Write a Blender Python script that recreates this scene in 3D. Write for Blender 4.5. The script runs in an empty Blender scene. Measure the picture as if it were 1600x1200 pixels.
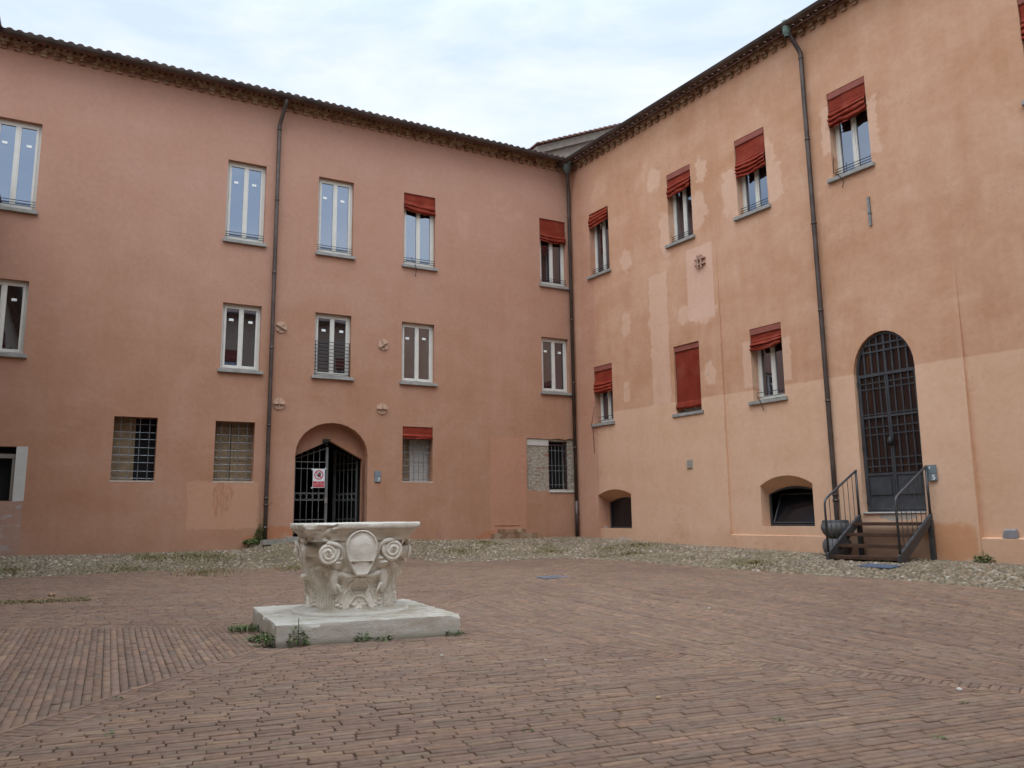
import bpy, bmesh, math, random
import numpy as np
from mathutils import Vector, Matrix, noise
from mathutils.geometry import tessellate_polygon
R = math.radians
random.seed(7); rng = np.random.default_rng(7)
S = bpy.context.scene
COL = S.collection
# ------------------------------------------------------------ camera
PITCH, ROLL, FPX = 0.16395073, -0.01361626, 1251.03
cp, sp = math.cos(PITCH), math.sin(PITCH)
fw = Vector((0, cp, sp)); rt0 = Vector((1, 0, 0)); up0 = rt0.cross(fw)
rt = rt0 * math.cos(ROLL) + up0 * math.sin(ROLL)
up = up0 * math.cos(ROLL) - rt0 * math.sin(ROLL)
cam = bpy.data.cameras.new('camera'); cam_o = bpy.data.objects.new('camera', cam); COL.objects.link(cam_o)
M = Matrix.Identity(4)
for i in range(3):
    M[i][0] = rt[i]; M[i][1] = up[i]; M[i][2] = -fw[i]
M[2][3] = 1.32
cam_o.matrix_world = M
cam.sensor_width = 36; cam.lens = FPX / 1600 * 36; cam.clip_end = 2000; cam.clip_start = .05
S.camera = cam_o
# ------------------------------------------------------------ world, sun, exposure
SUN_AZ, SUN_EL = R(-165), R(56)      # azimuth clockwise from +Y
world = bpy.data.worlds.new('World'); S.world = world; world.use_nodes = True
nt = world.node_tree; nt.nodes.clear()
def wn(t, **k):
    n = nt.nodes.new(t)
    for a, b in k.items(): setattr(n, a, b)
    return n
wout = wn('ShaderNodeOutputWorld'); wbg = wn('ShaderNodeBackground'); wsky = wn('ShaderNodeTexSky')
wsky.sky_type = 'NISHITA'; wsky.sun_disc = False; wsky.sun_elevation = SUN_EL; wsky.sun_rotation = SUN_AZ
wsky.air_density = 1.0; wsky.dust_density = 1.5
wtc = wn('ShaderNodeTexCoord'); wmap = wn('ShaderNodeMapping'); wmap.inputs['Scale'].default_value = (1, 1, 2.6)
wno = wn('ShaderNodeTexNoise'); wno.inputs['Scale'].default_value = 2.3; wno.inputs['Detail'].default_value = 7; wno.inputs['Roughness'].default_value = .55
wno.inputs['Distortion'].default_value = .4
wr = wn('ShaderNodeValToRGB'); wr.color_ramp.elements[0].position = .42; wr.color_ramp.elements[1].position = .63
wr.color_ramp.elements[0].color = (9.4, 11.1, 13.1, 1); wr.color_ramp.elements[1].color = (13.8, 14.2, 14.8, 1)
wmx = wn('ShaderNodeMix', data_type='RGBA'); wmx.inputs['Factor'].default_value = .78
nt.links.new(wtc.outputs['Generated'], wmap.inputs['Vector']); nt.links.new(wmap.outputs['Vector'], wno.inputs['Vector'])
nt.links.new(wno.outputs['Fac'], wr.inputs['Fac']); nt.links.new(wsky.outputs['Color'], wmx.inputs['A']); nt.links.new(wr.outputs['Color'], wmx.inputs['B'])
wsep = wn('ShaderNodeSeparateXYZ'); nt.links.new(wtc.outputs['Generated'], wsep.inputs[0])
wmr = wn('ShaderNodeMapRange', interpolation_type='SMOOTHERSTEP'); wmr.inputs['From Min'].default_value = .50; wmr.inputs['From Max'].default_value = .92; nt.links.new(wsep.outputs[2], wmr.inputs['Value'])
wzc = wn('ShaderNodeMix', data_type='RGBA'); wzc.inputs['A'].default_value = (1, 1, 1, 1); wzc.inputs['B'].default_value = (2.75, 2.93, 3.05, 1)   # overcast: brightest overhead, boosted above the frame to light ground and walls
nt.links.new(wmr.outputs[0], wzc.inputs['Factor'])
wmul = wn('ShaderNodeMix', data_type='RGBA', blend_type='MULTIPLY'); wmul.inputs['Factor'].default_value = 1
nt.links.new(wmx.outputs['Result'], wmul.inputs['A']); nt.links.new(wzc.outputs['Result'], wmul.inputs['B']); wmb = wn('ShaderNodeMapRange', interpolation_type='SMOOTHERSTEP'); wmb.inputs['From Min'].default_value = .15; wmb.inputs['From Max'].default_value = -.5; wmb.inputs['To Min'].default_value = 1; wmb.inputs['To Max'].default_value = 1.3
nt.links.new(wsep.outputs[1], wmb.inputs['Value'])      # sky brightness raised behind the camera, added for the window reflections
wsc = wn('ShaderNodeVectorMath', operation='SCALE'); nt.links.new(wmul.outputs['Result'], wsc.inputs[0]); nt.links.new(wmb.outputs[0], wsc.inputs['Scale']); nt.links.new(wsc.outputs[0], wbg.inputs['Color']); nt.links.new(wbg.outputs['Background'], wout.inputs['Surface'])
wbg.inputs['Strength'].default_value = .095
sun = bpy.data.lights.new('sun', 'SUN'); sun.energy = .5; sun.angle = R(35); sun.color = (1, .96, .9)
sun_o = bpy.data.objects.new('sun', sun); COL.objects.link(sun_o)
sd = Vector((math.sin(SUN_AZ) * math.cos(SUN_EL), math.cos(SUN_AZ) * math.cos(SUN_EL), math.sin(SUN_EL)))
sun_o.rotation_euler = sd.to_track_quat('Z', 'Y').to_euler(); sun_o.location = sd * 40
S.view_settings.view_transform = 'Standard'; S.view_settings.look = 'None'; S.view_settings.gamma = 1
S.view_settings.exposure = 0.0; S.view_settings.use_curve_mapping = False
S.render.engine = 'CYCLES'; S.cycles.max_bounces = 6; S.cycles.diffuse_bounces = 3

# ------------------------------------------------------------ object helpers
def tag(o, label=None, cat=None, group=None, kind=None):
    if label: o['label'] = label
    if cat: o['category'] = cat
    if group: o['group'] = group
    if kind: o['kind'] = kind
    return o
def empty(name, label, cat, mat=None, loc=None, group=None):
    o = bpy.data.objects.new(name, None); COL.objects.link(o); o.empty_display_size = .2
    if mat is not None: o.matrix_world = mat
    if loc is not None: o.location = loc
    return tag(o, label, cat, group)
class MB:
    def __init__(s): s.v = []; s.f = []
    def add(s, vs, fs):
        n = len(s.v); s.v += [tuple(v) for v in vs]; s.f += [tuple(i + n for i in f) for f in fs]; return s
    def box(s, x0, x1, y0, y1, z0, z1):
        return s.add([(x, y, z) for z in (z0, z1) for y in (y0, y1) for x in (x0, x1)],
              [(0, 2, 3, 1), (4, 5, 7, 6), (0, 1, 5, 4), (2, 6, 7, 3), (0, 4, 6, 2), (1, 3, 7, 5)])
    def tube(s, pts, r, n=8, cap=True, flat=1.0):
        pts = [Vector(p) for p in pts]; rs = r if isinstance(r, (list, tuple)) else [r] * len(pts)
        vs = []; prev = None
        for i, p in enumerate(pts):
            t = (pts[min(i + 1, len(pts) - 1)] - pts[max(i - 1, 0)]).normalized()
            if prev is None:
                a = Vector((0, 0, 1)) if abs(t.z) < .9 else Vector((1, 0, 0)); u = t.cross(a).normalized()
            else: u = (prev - t * prev.dot(t)).normalized()
            w = t.cross(u); prev = u
            for k in range(n):
                q = 2 * math.pi * k / n; vs.append(p + u * math.cos(q) * rs[i] + w * math.sin(q) * rs[i] * flat)
        fs = [(i * n + k, i * n + (k + 1) % n, (i + 1) * n + (k + 1) % n, (i + 1) * n + k) for i in range(len(pts) - 1) for k in range(n)]
        if cap: fs += [tuple(range(n))[::-1], tuple((len(pts) - 1) * n + k for k in range(n))]
        return s.add(vs, fs)
    def lathe(s, prof, c=(0, 0, 0), n=24):
        vs = [(c[0] + r * math.cos(2 * math.pi * k / n), c[1] + r * math.sin(2 * math.pi * k / n), c[2] + z) for r, z in prof for k in range(n)]
        fs = [(i * n + k, i * n + (k + 1) % n, (i + 1) * n + (k + 1) % n, (i + 1) * n + k) for i in range(len(prof) - 1) for k in range(n)]
        return s.add(vs, fs)
    def build(s, name, mat, parent=None, smooth=False, bevel=0):
        me = bpy.data.meshes.new(name); me.from_pydata(s.v, [], s.f); me.validate()
        bm = bmesh.new(); bm.from_mesh(me); bmesh.ops.recalc_face_normals(bm, faces=bm.faces)
        if bevel: bmesh.ops.bevel(bm, geom=bm.edges[:], offset=bevel, segments=2, affect='EDGES', clamp_overlap=True)
        bm.to_mesh(me); bm.free()
        me.materials.append(mat)
        if smooth: me.shade_smooth()
        o = bpy.data.objects.new(name, me); COL.objects.link(o)
        if parent is not None: o.parent = parent
        return o
def np_mesh(name, V, F4, mat, parent=None, col=None, smooth=False, F3=None):
    me = bpy.data.meshes.new(name); V = np.asarray(V, np.float32)
    loops = []; starts = []; n = 0
    for F in (F4, F3):
        if F is None or len(F) == 0: continue
        F = np.asarray(F, np.int32); k = F.shape[1]
        loops.append(F.ravel()); starts.append(n + np.arange(len(F)) * k); n += F.size
    loops = np.concatenate(loops); starts = np.concatenate(starts)
    me.vertices.add(len(V)); me.vertices.foreach_set('co', V.ravel())
    me.loops.add(len(loops)); me.loops.foreach_set('vertex_index', loops)
    me.polygons.add(len(starts)); me.polygons.foreach_set('loop_start', starts.astype(np.int32))
    me.update(calc_edges=True)
    if col is not None:
        a = me.color_attributes.new('tint', 'FLOAT_COLOR', 'POINT'); c = np.ones((len(V), 4), np.float32); c[:, :3] = col
        a.data.foreach_set('color', c.ravel())
    me.materials.append(mat)
    if smooth: me.shade_smooth()
    o = bpy.data.objects.new(name, me); COL.objects.link(o)
    if parent is not None: o.parent = parent
    return o

# ------------------------------------------------------------ material helpers
class NT:
    def __init__(s, name):
        s.m = bpy.data.materials.new(name); s.m.use_nodes = True; s.t = s.m.node_tree
        s.b = s.t.nodes['Principled BSDF']; s.tc = None
    def n(s, t, ins=None, **k):
        n = s.t.nodes.new(t)
        for a, b in k.items(): setattr(n, a, b)
        for a, b in (ins or {}).items(): s.set(n.inputs[a], b)
        return n
    def set(s, sock, v):
        if isinstance(v, bpy.types.NodeSocket): s.t.links.new(v, sock)
        elif isinstance(v, (tuple, list)) and len(v) == 3 and sock.type == 'RGBA': sock.default_value = (*v, 1)
        else: sock.default_value = v
    def math(s, op, a, b=0.0, c=None, clamp=False):
        n = s.n('ShaderNodeMath', operation=op, use_clamp=clamp); s.set(n.inputs[0], a); s.set(n.inputs[1], b)
        if c is not None: s.set(n.inputs[2], c)
        return n.outputs[0]
    def coord(s, which='Object'):
        if s.tc is None: s.tc = s.n('ShaderNodeTexCoord')
        return s.tc.outputs[which]
    def sep(s, v):
        n = s.n('ShaderNodeSeparateXYZ', {0: v}); return n.outputs
    def noise(s, scale, detail=4, rough=.55, vec=None, dist=0, sc=None):
        v = vec if vec is not None else s.coord()
        if sc: v = s.n('ShaderNodeMapping', {'Vector': v, 'Scale': sc}).outputs[0]
        return s.n('ShaderNodeTexNoise', {'Vector': v, 'Scale': scale, 'Detail': detail, 'Roughness': rough, 'Distortion': dist}).outputs['Fac']
    def ramp(s, f, stops):
        n = s.n('ShaderNodeValToRGB', {0: f}); e = n.color_ramp.elements
        while len(e) < len(stops): e.new(.5)
        for i, (p, c) in enumerate(stops): e[i].position = p; e[i].color = (*c, 1) if len(c) == 3 else c
        return n.outputs[0]
    def mr(s, v, a, b, c=0., d=1.):
        return s.n('ShaderNodeMapRange', {'Value': v, 'From Min': a, 'From Max': b, 'To Min': c, 'To Max': d}, interpolation_type='SMOOTHSTEP').outputs[0]
    def lin(s, v, a, b, c=0., d=1.):
        return s.n('ShaderNodeMapRange', {'Value': v, 'From Min': a, 'From Max': b, 'To Min': c, 'To Max': d}).outputs[0]
    def mix(s, f, a, b, mode='MIX'):
        n = s.n('ShaderNodeMix', data_type='RGBA', blend_type=mode); s.set(n.inputs['Factor'], f); s.set(n.inputs['A'], a); s.set(n.inputs['B'], b)
        return n.outputs['Result']
    def bump(s, h, strength=.3, dist=.02, prev=None):
        n = s.n('ShaderNodeBump', {'Height': h, 'Strength': strength, 'Distance': dist})
        if prev is not None: s.set(n.inputs['Normal'], prev)
        return n.outputs[0]
    def out(s, col=None, rough=.8, spec=.3, metal=0, normal=None):
        if col is not None: s.set(s.b.inputs['Base Color'], col)
        s.set(s.b.inputs['Roughness'], rough); s.set(s.b.inputs['Specular IOR Level'], spec); s.set(s.b.inputs['Metallic'], metal)
        if normal is not None: s.set(s.b.inputs['Normal'], normal)
        return s.m
def plain(name, c, rough=.6, metal=0, var=.12, scale=6, spec=.3, bump=.1):
    t = NT(name); f = t.noise(scale, 5)
    lo = tuple(x * (1 - var) for x in c); hi = tuple(min(1, x * (1 + var)) for x in c)
    return t.out(t.ramp(f, [(.3, lo), (.7, hi)]), rough, spec, metal, t.bump(t.noise(scale * 8, 4), bump, .005))

def plaster(name, kind):
    t = NT(name); oc = t.coord()
    warp = t.n('ShaderNodeTexNoise', {'Vector': oc, 'Scale': 3.2, 'Detail': 5, 'Roughness': .65}).outputs['Color']
    wv = t.n('ShaderNodeVectorMath', {0: warp, 1: (.5, .5, .5)}, operation='SUBTRACT').outputs[0]
    def warped(a): 
        s2 = t.n('ShaderNodeVectorMath', {0: wv}, operation='SCALE'); s2.inputs['Scale'].default_value = a
        return t.sep(t.n('ShaderNodeVectorMath', {0: oc, 1: s2.outputs[0]}, operation='ADD').outputs[0])
    W2 = warped(.62); W0 = warped(.05); W1 = warped(.22)
    def box(x0, x1, z0, z1, w=W1, soft=.02):
        m = t.math('MULTIPLY', t.mr(w[0], x0 - soft, x0 + soft), t.mr(w[0], x1 + soft, x1 - soft))
        return t.math('MULTIPLY', m, t.math('MULTIPLY', t.mr(w[2], z0 - soft, z0 + soft), t.mr(w[2], z1 + soft, z1 - soft)))
    def ell(x, z, rx, rz, w=W2, soft=.3):
        a = t.math('DIVIDE', t.math('SUBTRACT', w[0], x), rx); b = t.math('DIVIDE', t.math('SUBTRACT', w[2], z), rz)
        d = t.math('ADD', t.math('MULTIPLY', a, a), t.math('MULTIPLY', b, b))
        return t.mr(d, 1 + soft, 1 - soft)
    def anyof(ms):
        r = ms[0]
        for m in ms[1:]: r = t.math('MAXIMUM', r, m)
        return r
    big = t.noise(.33, 5, .6); mid = t.noise(1.3, 6, .62, dist=.6); fine = t.noise(9, 5, .6)
    streak = t.noise(1.0, 5, .6, sc=(3.2, 3.2, .35)); hstreak = t.noise(1.0, 4, .6, sc=(.35, .35, 1.8))
    var = t.math('ADD', t.math('MULTIPLY', big, .38), t.math('ADD', t.math('MULTIPLY', mid, .28), t.math('ADD', t.math('MULTIPLY', streak, .17), t.math('MULTIPLY', hstreak, .17))))
    z = t.sep(oc)[2]; x = t.sep(oc)[0]
    if kind == 'A':
        c = t.ramp(var, [(.36, (.365, .180, .104)), (.50, (.412, .220, .140)), (.64, (.455, .265, .183))])
        hi = t.mr(t.math('ADD', z, t.math('MULTIPLY', big, 3)), 4, 12.5)
        c = t.mix(t.math('MULTIPLY', hi, .55), c, (.47, .268, .20))
        pale = anyof([box(-2.88, -1.72, .84, 3.55, W0, .01)])
        c = t.mix(t.math('MULTIPLY', pale, .5), c, (.50, .245, .16))
        lp = t.math('MULTIPLY', box(-10.74, -9.2, 1.1, 2.23, W1, .02), t.mr(t.math('ADD', W1[2], t.math('MULTIPLY', x, -1.0)), 12.0, 11.96, 0, 1))
        c = t.mix(t.math('MULTIPLY', box(-10.8, -9.2, 1.12, 2.23, W1, .015), .8), c, (.50, .275, .175))
        drip = t.math('MULTIPLY', ell(-10.0, 1.85, .22, .5), t.mr(t.noise(4, 5, .7, sc=(3, 3, .6)), .42, .58))
        c = t.mix(t.math('MULTIPLY', drip, .7), c, (.36, .155, .085))
        c = t.mix(t.math('MULTIPLY', box(-18, -14.08, 0, 1.78, W0), .6), c, (.36, .235, .19))
        c = t.mix(t.math('MULTIPLY', t.math('MULTIPLY', box(-18, -14.1, 0, 1.7, W0), t.mr(t.noise(2, 5, .6, sc=(1, 1, 3)), .5, .6)), .7), c, (.38, .36, .35))
        ox = anyof([ell(-8.75, .98, .35, .14), ell(-8.4, 1.03, .12, .12), ell(-9.35, .85, .18, .12), ell(-2.9, .8, .4, .12)])
        c = t.mix(t.math('MULTIPLY', ox, .75), c, (.42, .165, .08))
        white = t.math('MULTIPLY', box(-4.4, -1.1, 9.2, 10.9, W2, .5), t.mr(mid, .5, .7)); c = t.mix(t.math('MULTIPLY', white, .25), c, (.6, .36, .27))
        z0 = .65
        spots = t.mr(t.n('ShaderNodeTexVoronoi', {'Vector': oc, 'Scale': .55}).outputs['Distance'], .028, .02)
        c = t.mix(t.math('MULTIPLY', spots, .35), c, (.2, .1, .07))
    else:
        upc = t.ramp(var, [(.38, (.485, .248, .138)), (.50, (.562, .312, .192)), (.62, (.63, .385, .26))])
        loc = t.ramp(var, [(.38, (.62, .372, .232)), (.62, (.70, .45, .31))])
        lowm = t.mr(t.math('ADD', W0[2], t.math('MULTIPLY', x, .014)), 4.25, 4.21)
        c = t.mix(lowm, upc, loc)
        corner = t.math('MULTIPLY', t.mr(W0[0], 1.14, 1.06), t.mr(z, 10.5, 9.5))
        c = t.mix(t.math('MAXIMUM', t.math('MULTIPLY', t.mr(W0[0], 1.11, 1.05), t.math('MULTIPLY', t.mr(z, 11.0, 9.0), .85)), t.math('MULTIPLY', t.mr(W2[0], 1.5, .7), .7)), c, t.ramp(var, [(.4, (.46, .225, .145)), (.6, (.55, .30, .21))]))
        c = t.mix(t.math('MULTIPLY', t.mr(x, 11.55, 11.6), t.math('MULTIPLY', lowm, .15)), c, (.6, .32, .19))
        P = [ell(3.8, 10.4, .26, .34), ell(5.5, 10.0, .16, .34), ell(5.35, 9.0, .3, .45), box(3.45, 4.12, 4.17, 7.7, W1, .03), box(3.42, 3.8, 5.5, 7.5, W2, .03),
             ell(2.45, 6.6, .2, .36), ell(2.55, 8.45, .2, .34), box(2.27, 2.52, 4.42, 4.98, W1, .02), ell(5.48, 4.75, .18, .34), ell(4.15, 8.75, .22, .6),
             box(6.2, 6.72, 8.5, 9.7, W2, .03), box(7.5, 7.95, 8.45, 9.3, W2, .03), ell(7.6, 9.5, .2, .5), box(9.05, 9.3, 9.0, 10.0, W2, .03), box(10.1, 10.36, 8.6, 9.8, W2, .03),
             box(6.5, 6.8, 4.2, 5.3, W1, .03), box(7.6, 7.85, 4.2, 5.2, W1, .03), ell(5.3, 6.3, .5, .28), ell(4.7, 6.4, .2, .3)]
        Pm = anyof(P)
        c = t.mix(t.math('MULTIPLY', t.math('MULTIPLY', Pm, .6), t.mr(t.noise(2.5, 5, .7), .25, .5, .65, 1.)), c, (.70, .465, .335))
        c = t.mix(t.math('MULTIPLY', box(4.86, 5.74, 6.15, 8.05, W0, .015), .75), c, (.69, .44, .33))
        archm = t.math('SUBTRACT', ell(3.55, 2.9, .75, .85, W0, .04), ell(3.55, 2.9, .72, .82, W0, .04))
        c = t.mix(t.math('MULTIPLY', archm, .10), c, (.5, .25, .14))
        stain = t.math('MULTIPLY', ell(11.1, .75, .5, .38, W2, .5), t.mr(x, 11.58, 11.5))
        c = t.mix(t.math('MULTIPLY', stain, .7), c, (.56, .24, .10))
        c = t.mix(t.math('MULTIPLY', ell(10.05, 1.22, .38, .07, W1, .1), .9), c, (.40, .36, .31))
        c = t.mix(t.math('MULTIPLY', anyof([ell(1.15, 1.0, .14, .06, W1), ell(2.1, .66, .28, .05, W1)]), .8), c, (.55, .50, .46))
        c = t.mix(t.math('MULTIPLY', anyof([ell(5.42, 5.1, .04, .06), ell(5.42, 4.72, .03, .05)]), .5), c, (.33, .31, .25))
        z0 = .5
    damp = t.math('MULTIPLY', t.mr(t.math('ADD', z, t.math('MULTIPLY', t.math('SUBTRACT', mid, .5), .9)), z0 + .55, z0 - .05), .12 if kind == 'A' else .18)
    c = t.mix(damp, c, (.33, .185, .125) if kind == 'A' else (.46, .235, .135))
    c = t.mix(.12, c, t.ramp(fine, [(.3, (.3, .3, .3)), (.7, (.75, .75, .75))]), 'OVERLAY')
    nb = t.bump(t.noise(.9, 3, .5), .35, .05)
    nb = t.bump(t.noise(5, 6, .65, dist=.8), .22, .02, nb)
    nb = t.bump(t.noise(45, 4, .65), .35, .006, nb)
    crk = t.n('ShaderNodeTexVoronoi', {'Vector': t.n('ShaderNodeVectorMath', {0: oc, 1: t.n('ShaderNodeVectorMath', {0: wv, 1: (1.6, 1.6, 1.6)}, operation='MULTIPLY').outputs[0]}, operation='ADD').outputs[0], 'Scale': .42}, feature='DISTANCE_TO_EDGE').outputs['Distance']
    ck = t.math('MULTIPLY', t.mr(crk, .006, .0015), t.mr(t.noise(.5, 3), .52, .6))
    c = t.mix(t.math('MULTIPLY', ck, .35), c, (.22, .12, .08))
    return t.out(c, .92, .12, 0, nb)

M_A = plaster('terracotta_plaster', 'A'); M_B = plaster('orange_plaster', 'B')
M_white = plain('window_white', (.66, .63, .56), .45, var=.05)
M_sill = plain('grey_sill_stone', (.30, .285, .26), .8, var=.18)
M_pipe = plain('brown_copper', (.095, .073, .063), .45, .5, var=.35, scale=3)
M_pipe_g = plain('green_copper', (.13, .19, .16), .6, .3, var=.3)
M_iron = plain('dark_iron', (.05, .052, .055), .5, .6, var=.25)
M_galv = plain('galvanised_bar', (.22, .23, .235), .45, .6, var=.2)
M_dark = plain('dark_room', (.010, .009, .010), .9, var=.1)  # unlit hollows behind openings, their darkness put into the colour
M_wood = plain('shutter_wood', (.24, .17, .10), .7, var=.2)
M_woodpale = plain('pale_board', (.42, .39, .35), .7, var=.1)
M_sticker = plain('sticker_paper', (.85, .88, .84), .7, var=.03)
M_stonew = None
def m_glass(name, tint, ior, rough=.015):
    t = NT(name); nb = t.bump(t.noise(.9, 2, .4), .08, .02)
    t.set(t.b.inputs['IOR'], ior); t.set(t.b.inputs['Specular Tint'], (.70, .82, 1.0))
    return t.out(tint, rough, .5, 0, nb)
M_glass = m_glass('window_glass', (.022, .015, .015), 3.3)
M_glass2 = m_glass('cellar_glass', (.01, .01, .012), 1.6, .08)
def m_blind():
    t = NT('red_awning_cloth'); f = t.noise(3, 5)
    c = t.ramp(f, [(.3, (.22, .027, .014)), (.7, (.31, .050, .024))])
    oi = t.n('ShaderNodeObjectInfo').outputs['Random']
    c = t.mix(1., c, t.ramp(oi, [(0, (.72, .72, .75)), (1, (1.0, 1.0, 1.0))]), 'MULTIPLY')
    fd = t.math('MULTIPLY', t.mr(t.noise(2.2, 4, .6, sc=(1, 1, .5)), .5, .68), .3); c = t.mix(fd, c, (.30, .10, .07))
    return t.out(c, .85, .15, 0, t.bump(t.noise(25, 4, .6, dist=1), .35, .01))
M_red = m_blind()
M_redpale = plain('faded_red_cloth', (.27, .085, .062), .85, var=.12)
def m_brick():
    t = NT('eave_brick'); x = t.sep(t.coord())
    v = t.n('ShaderNodeTexVoronoi', {'Vector': t.coord(), 'Scale': 6}).outputs['Color']
    f = t.math('ADD', t.math('MULTIPLY', t.sep(v)[0], .5), t.math('MULTIPLY', t.noise(12, 4), .5))
    return t.out(t.ramp(f, [(.2, (.19, .10, .06)), (.5, (.30, .19, .12)), (.8, (.40, .31, .21))]), .9, .1, 0, t.bump(t.noise(30, 4), .5, .01))
M_brick = m_brick()
M_tile = plain('roof_tile', (.175, .095, .075), .85, var=.45, scale=5)
def m_masonry():
    t = NT('exposed_masonry'); xyz = t.sep(t.coord())
    vec = t.n('ShaderNodeCombineXYZ', {0: xyz[0], 1: xyz[2], 2: 0.}).outputs[0]
    wv = t.n('ShaderNodeTexNoise', {'Vector': vec, 'Scale': 7., 'Detail': 3.}).outputs['Color']
    vv = t.n('ShaderNodeMix', data_type='RGBA', blend_type='LINEAR_LIGHT', ); t.set(vv.inputs['Factor'], .11); t.set(vv.inputs['A'], vec); t.set(vv.inputs['B'], wv)
    br = t.n('ShaderNodeTexBrick', {'Vector': vv.outputs['Result'], 'Color1': (.30, .15, .085), 'Color2': (.36, .27, .18), 'Mortar': (.36, .33, .27), 'Scale': 1., 'Mortar Size': .022, 'Brick Width': .26, 'Row Height': .095})
    n = t.noise(5, 5, .65)
    c = t.mix(t.mr(n, .40, .52), br.outputs['Color'], t.ramp(t.noise(16, 5, .7), [(.35, (.25, .20, .14)), (.55, (.44, .39, .32))]))
    h = t.math('ADD', t.math('MULTIPLY', br.outputs['Fac'], -1.), t.noise(14, 5, .7))
    return t.out(c, .95, .1, 0, t.bump(h, .9, .05))
M_mason = m_masonry()
def m_tint(name, rough=.85, bumps=.4, bs=18, moss=0):
    t = NT(name); a = t.n('ShaderNodeAttribute', attribute_name='tint').outputs['Color']
    wc = t.n('ShaderNodeNewGeometry').outputs['Position']
    n = t.noise(bs, 5, .6, vec=wc); big = t.noise(.35, 5, .6, vec=wc)
    c = t.mix(.42, a, t.ramp(n, [(.3, (.28, .28, .28)), (.7, (.72, .72, .72))]), 'OVERLAY')
    c = t.mix(t.math('MULTIPLY', t.mr(big, .42, .66), .45), c, t.mix(1., c, (.72, .70, .74), 'MULTIPLY'))
    dust = t.mr(t.noise(1.6, 6, .65, vec=wc, dist=.5), .5, .72)
    c = t.mix(t.math('MULTIPLY', dust, .34), c, (.24, .170, .128))
    if moss: c = t.mix(t.math('MULTIPLY', t.mr(t.noise(.8, 6, .65, vec=wc), .52, .66), moss), c, (.15, .125, .065))
    return t.out(c, rough, .2, 0, t.bump(n, bumps, .006))
M_paver = m_tint('brick_paver'); M_cobble = m_tint('river_cobble', .85, .25, 30, .6)
M_dirt = NT('joint_dirt'); M_dirt = M_dirt.out(M_dirt.ramp(M_dirt.noise(5, 6, .7), [(.35, (.075, .054, .042)), (.65, (.13, .096, .073))]), .95, .1, 0, M_dirt.bump(M_dirt.noise(30, 4), .6, .01))
def m_soil():
    t = NT('cobble_soil'); n = t.noise(2.2, 6, .7); f = t.noise(25, 5, .7)
    c = t.ramp(n, [(.35, (.10, .08, .05)), (.55, (.15, .12, .075)), (.7, (.10, .10, .035))])
    c = t.mix(.5, c, t.ramp(f, [(.3, (.2, .2, .2)), (.7, (.8, .8, .8))]), 'OVERLAY')
    return t.out(c, .95, .1, 0, t.bump(f, .8, .02))
M_soil = m_soil()
def m_istria(name='istrian_stone', g=1.0, dk=1.0):
    t = NT(name); n = t.noise(3, 6, .65); f = t.noise(22, 6, .7); v = t.noise(1.2, 4, .6, dist=2, sc=(1, 1, 4))
    c = t.ramp(n, [(.3, tuple(g * q for q in (.44, .395, .335))), (.6, tuple(g * q for q in (.56, .52, .455))), (.8, tuple(g * q for q in (.62, .585, .525)))])
    c = t.mix(t.math('MULTIPLY', t.mr(f, .55, .72), .4 * dk), c, (.36, .32, .26))
    c = t.mix(t.math('MULTIPLY', t.mr(v, .52, .66), .35 * dk), c, (.47, .40, .31))
    z = t.sep(t.coord())[2]
    geo = t.n('ShaderNodeNewGeometry')
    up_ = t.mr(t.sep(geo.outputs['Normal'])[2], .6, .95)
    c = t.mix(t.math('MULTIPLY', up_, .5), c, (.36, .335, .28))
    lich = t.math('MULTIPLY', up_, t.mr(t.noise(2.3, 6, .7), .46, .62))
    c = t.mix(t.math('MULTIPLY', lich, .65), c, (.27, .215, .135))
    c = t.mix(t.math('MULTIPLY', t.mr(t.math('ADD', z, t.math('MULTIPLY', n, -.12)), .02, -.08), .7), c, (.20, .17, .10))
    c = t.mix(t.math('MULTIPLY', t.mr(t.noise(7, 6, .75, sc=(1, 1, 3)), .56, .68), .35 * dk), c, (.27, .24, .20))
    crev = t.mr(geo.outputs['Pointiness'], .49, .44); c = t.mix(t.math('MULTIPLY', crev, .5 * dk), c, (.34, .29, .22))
    return t.out(c, .85, .2, 0, t.bump(f, .8, .008, t.bump(t.noise(11, 6, .7, sc=(1, 1, 2.5)), .5, .014, t.bump(n, .3, .02))))
M_istria = m_istria(g=1.06); M_istria2 = m_istria('carved_stone', 1.5, .5)  # carved parts: cleaner stone, colour also brightened against the rim's own shade

# ------------------------------------------------------------ frames of the two facades
CX, CY = 1.88300469, 24.0
def frame(X, y0=0):
    m = Matrix.Identity(4); Y = (-X[1], X[0])
    m[0][0], m[1][0] = X; m[0][1], m[1][1] = Y; m[0][3] = CX; m[1][3] = CY
    return m
XA = (0.88019624, 0.47460993); XB = (0.54952176, -0.83547941)
MA, MBx = frame(XA), frame(XB)
def wpt(m, x, y, z=0): return m @ Vector((x, y, z))
fA = ([-1, 0, 3, 6, 8.8, 9.15, 9.6, 12.6, 14.1, 17], [.7, .72, .70, .77, .85, .78, .62, .62, .64, .66])
fB = ([-1, 0, 3.65, 5.87, 8.36, 10.66, 12.2, 25], [.7, .70, .60, .54, .48, .45, .41, .25])
def sm(a, b, x):
    t = np.clip((x - a) / (b - a), 0, 1); return t * t * (3 - 2 * t)
def walls_uv(x, y):
    dx, dy = x - CX, y - CY
    return -(dx * XA[0] + dy * XA[1]), -(-dx * XA[1] + dy * XA[0]), dx * XB[0] + dy * XB[1], -(-dx * XB[1] + dy * XB[0])
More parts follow.
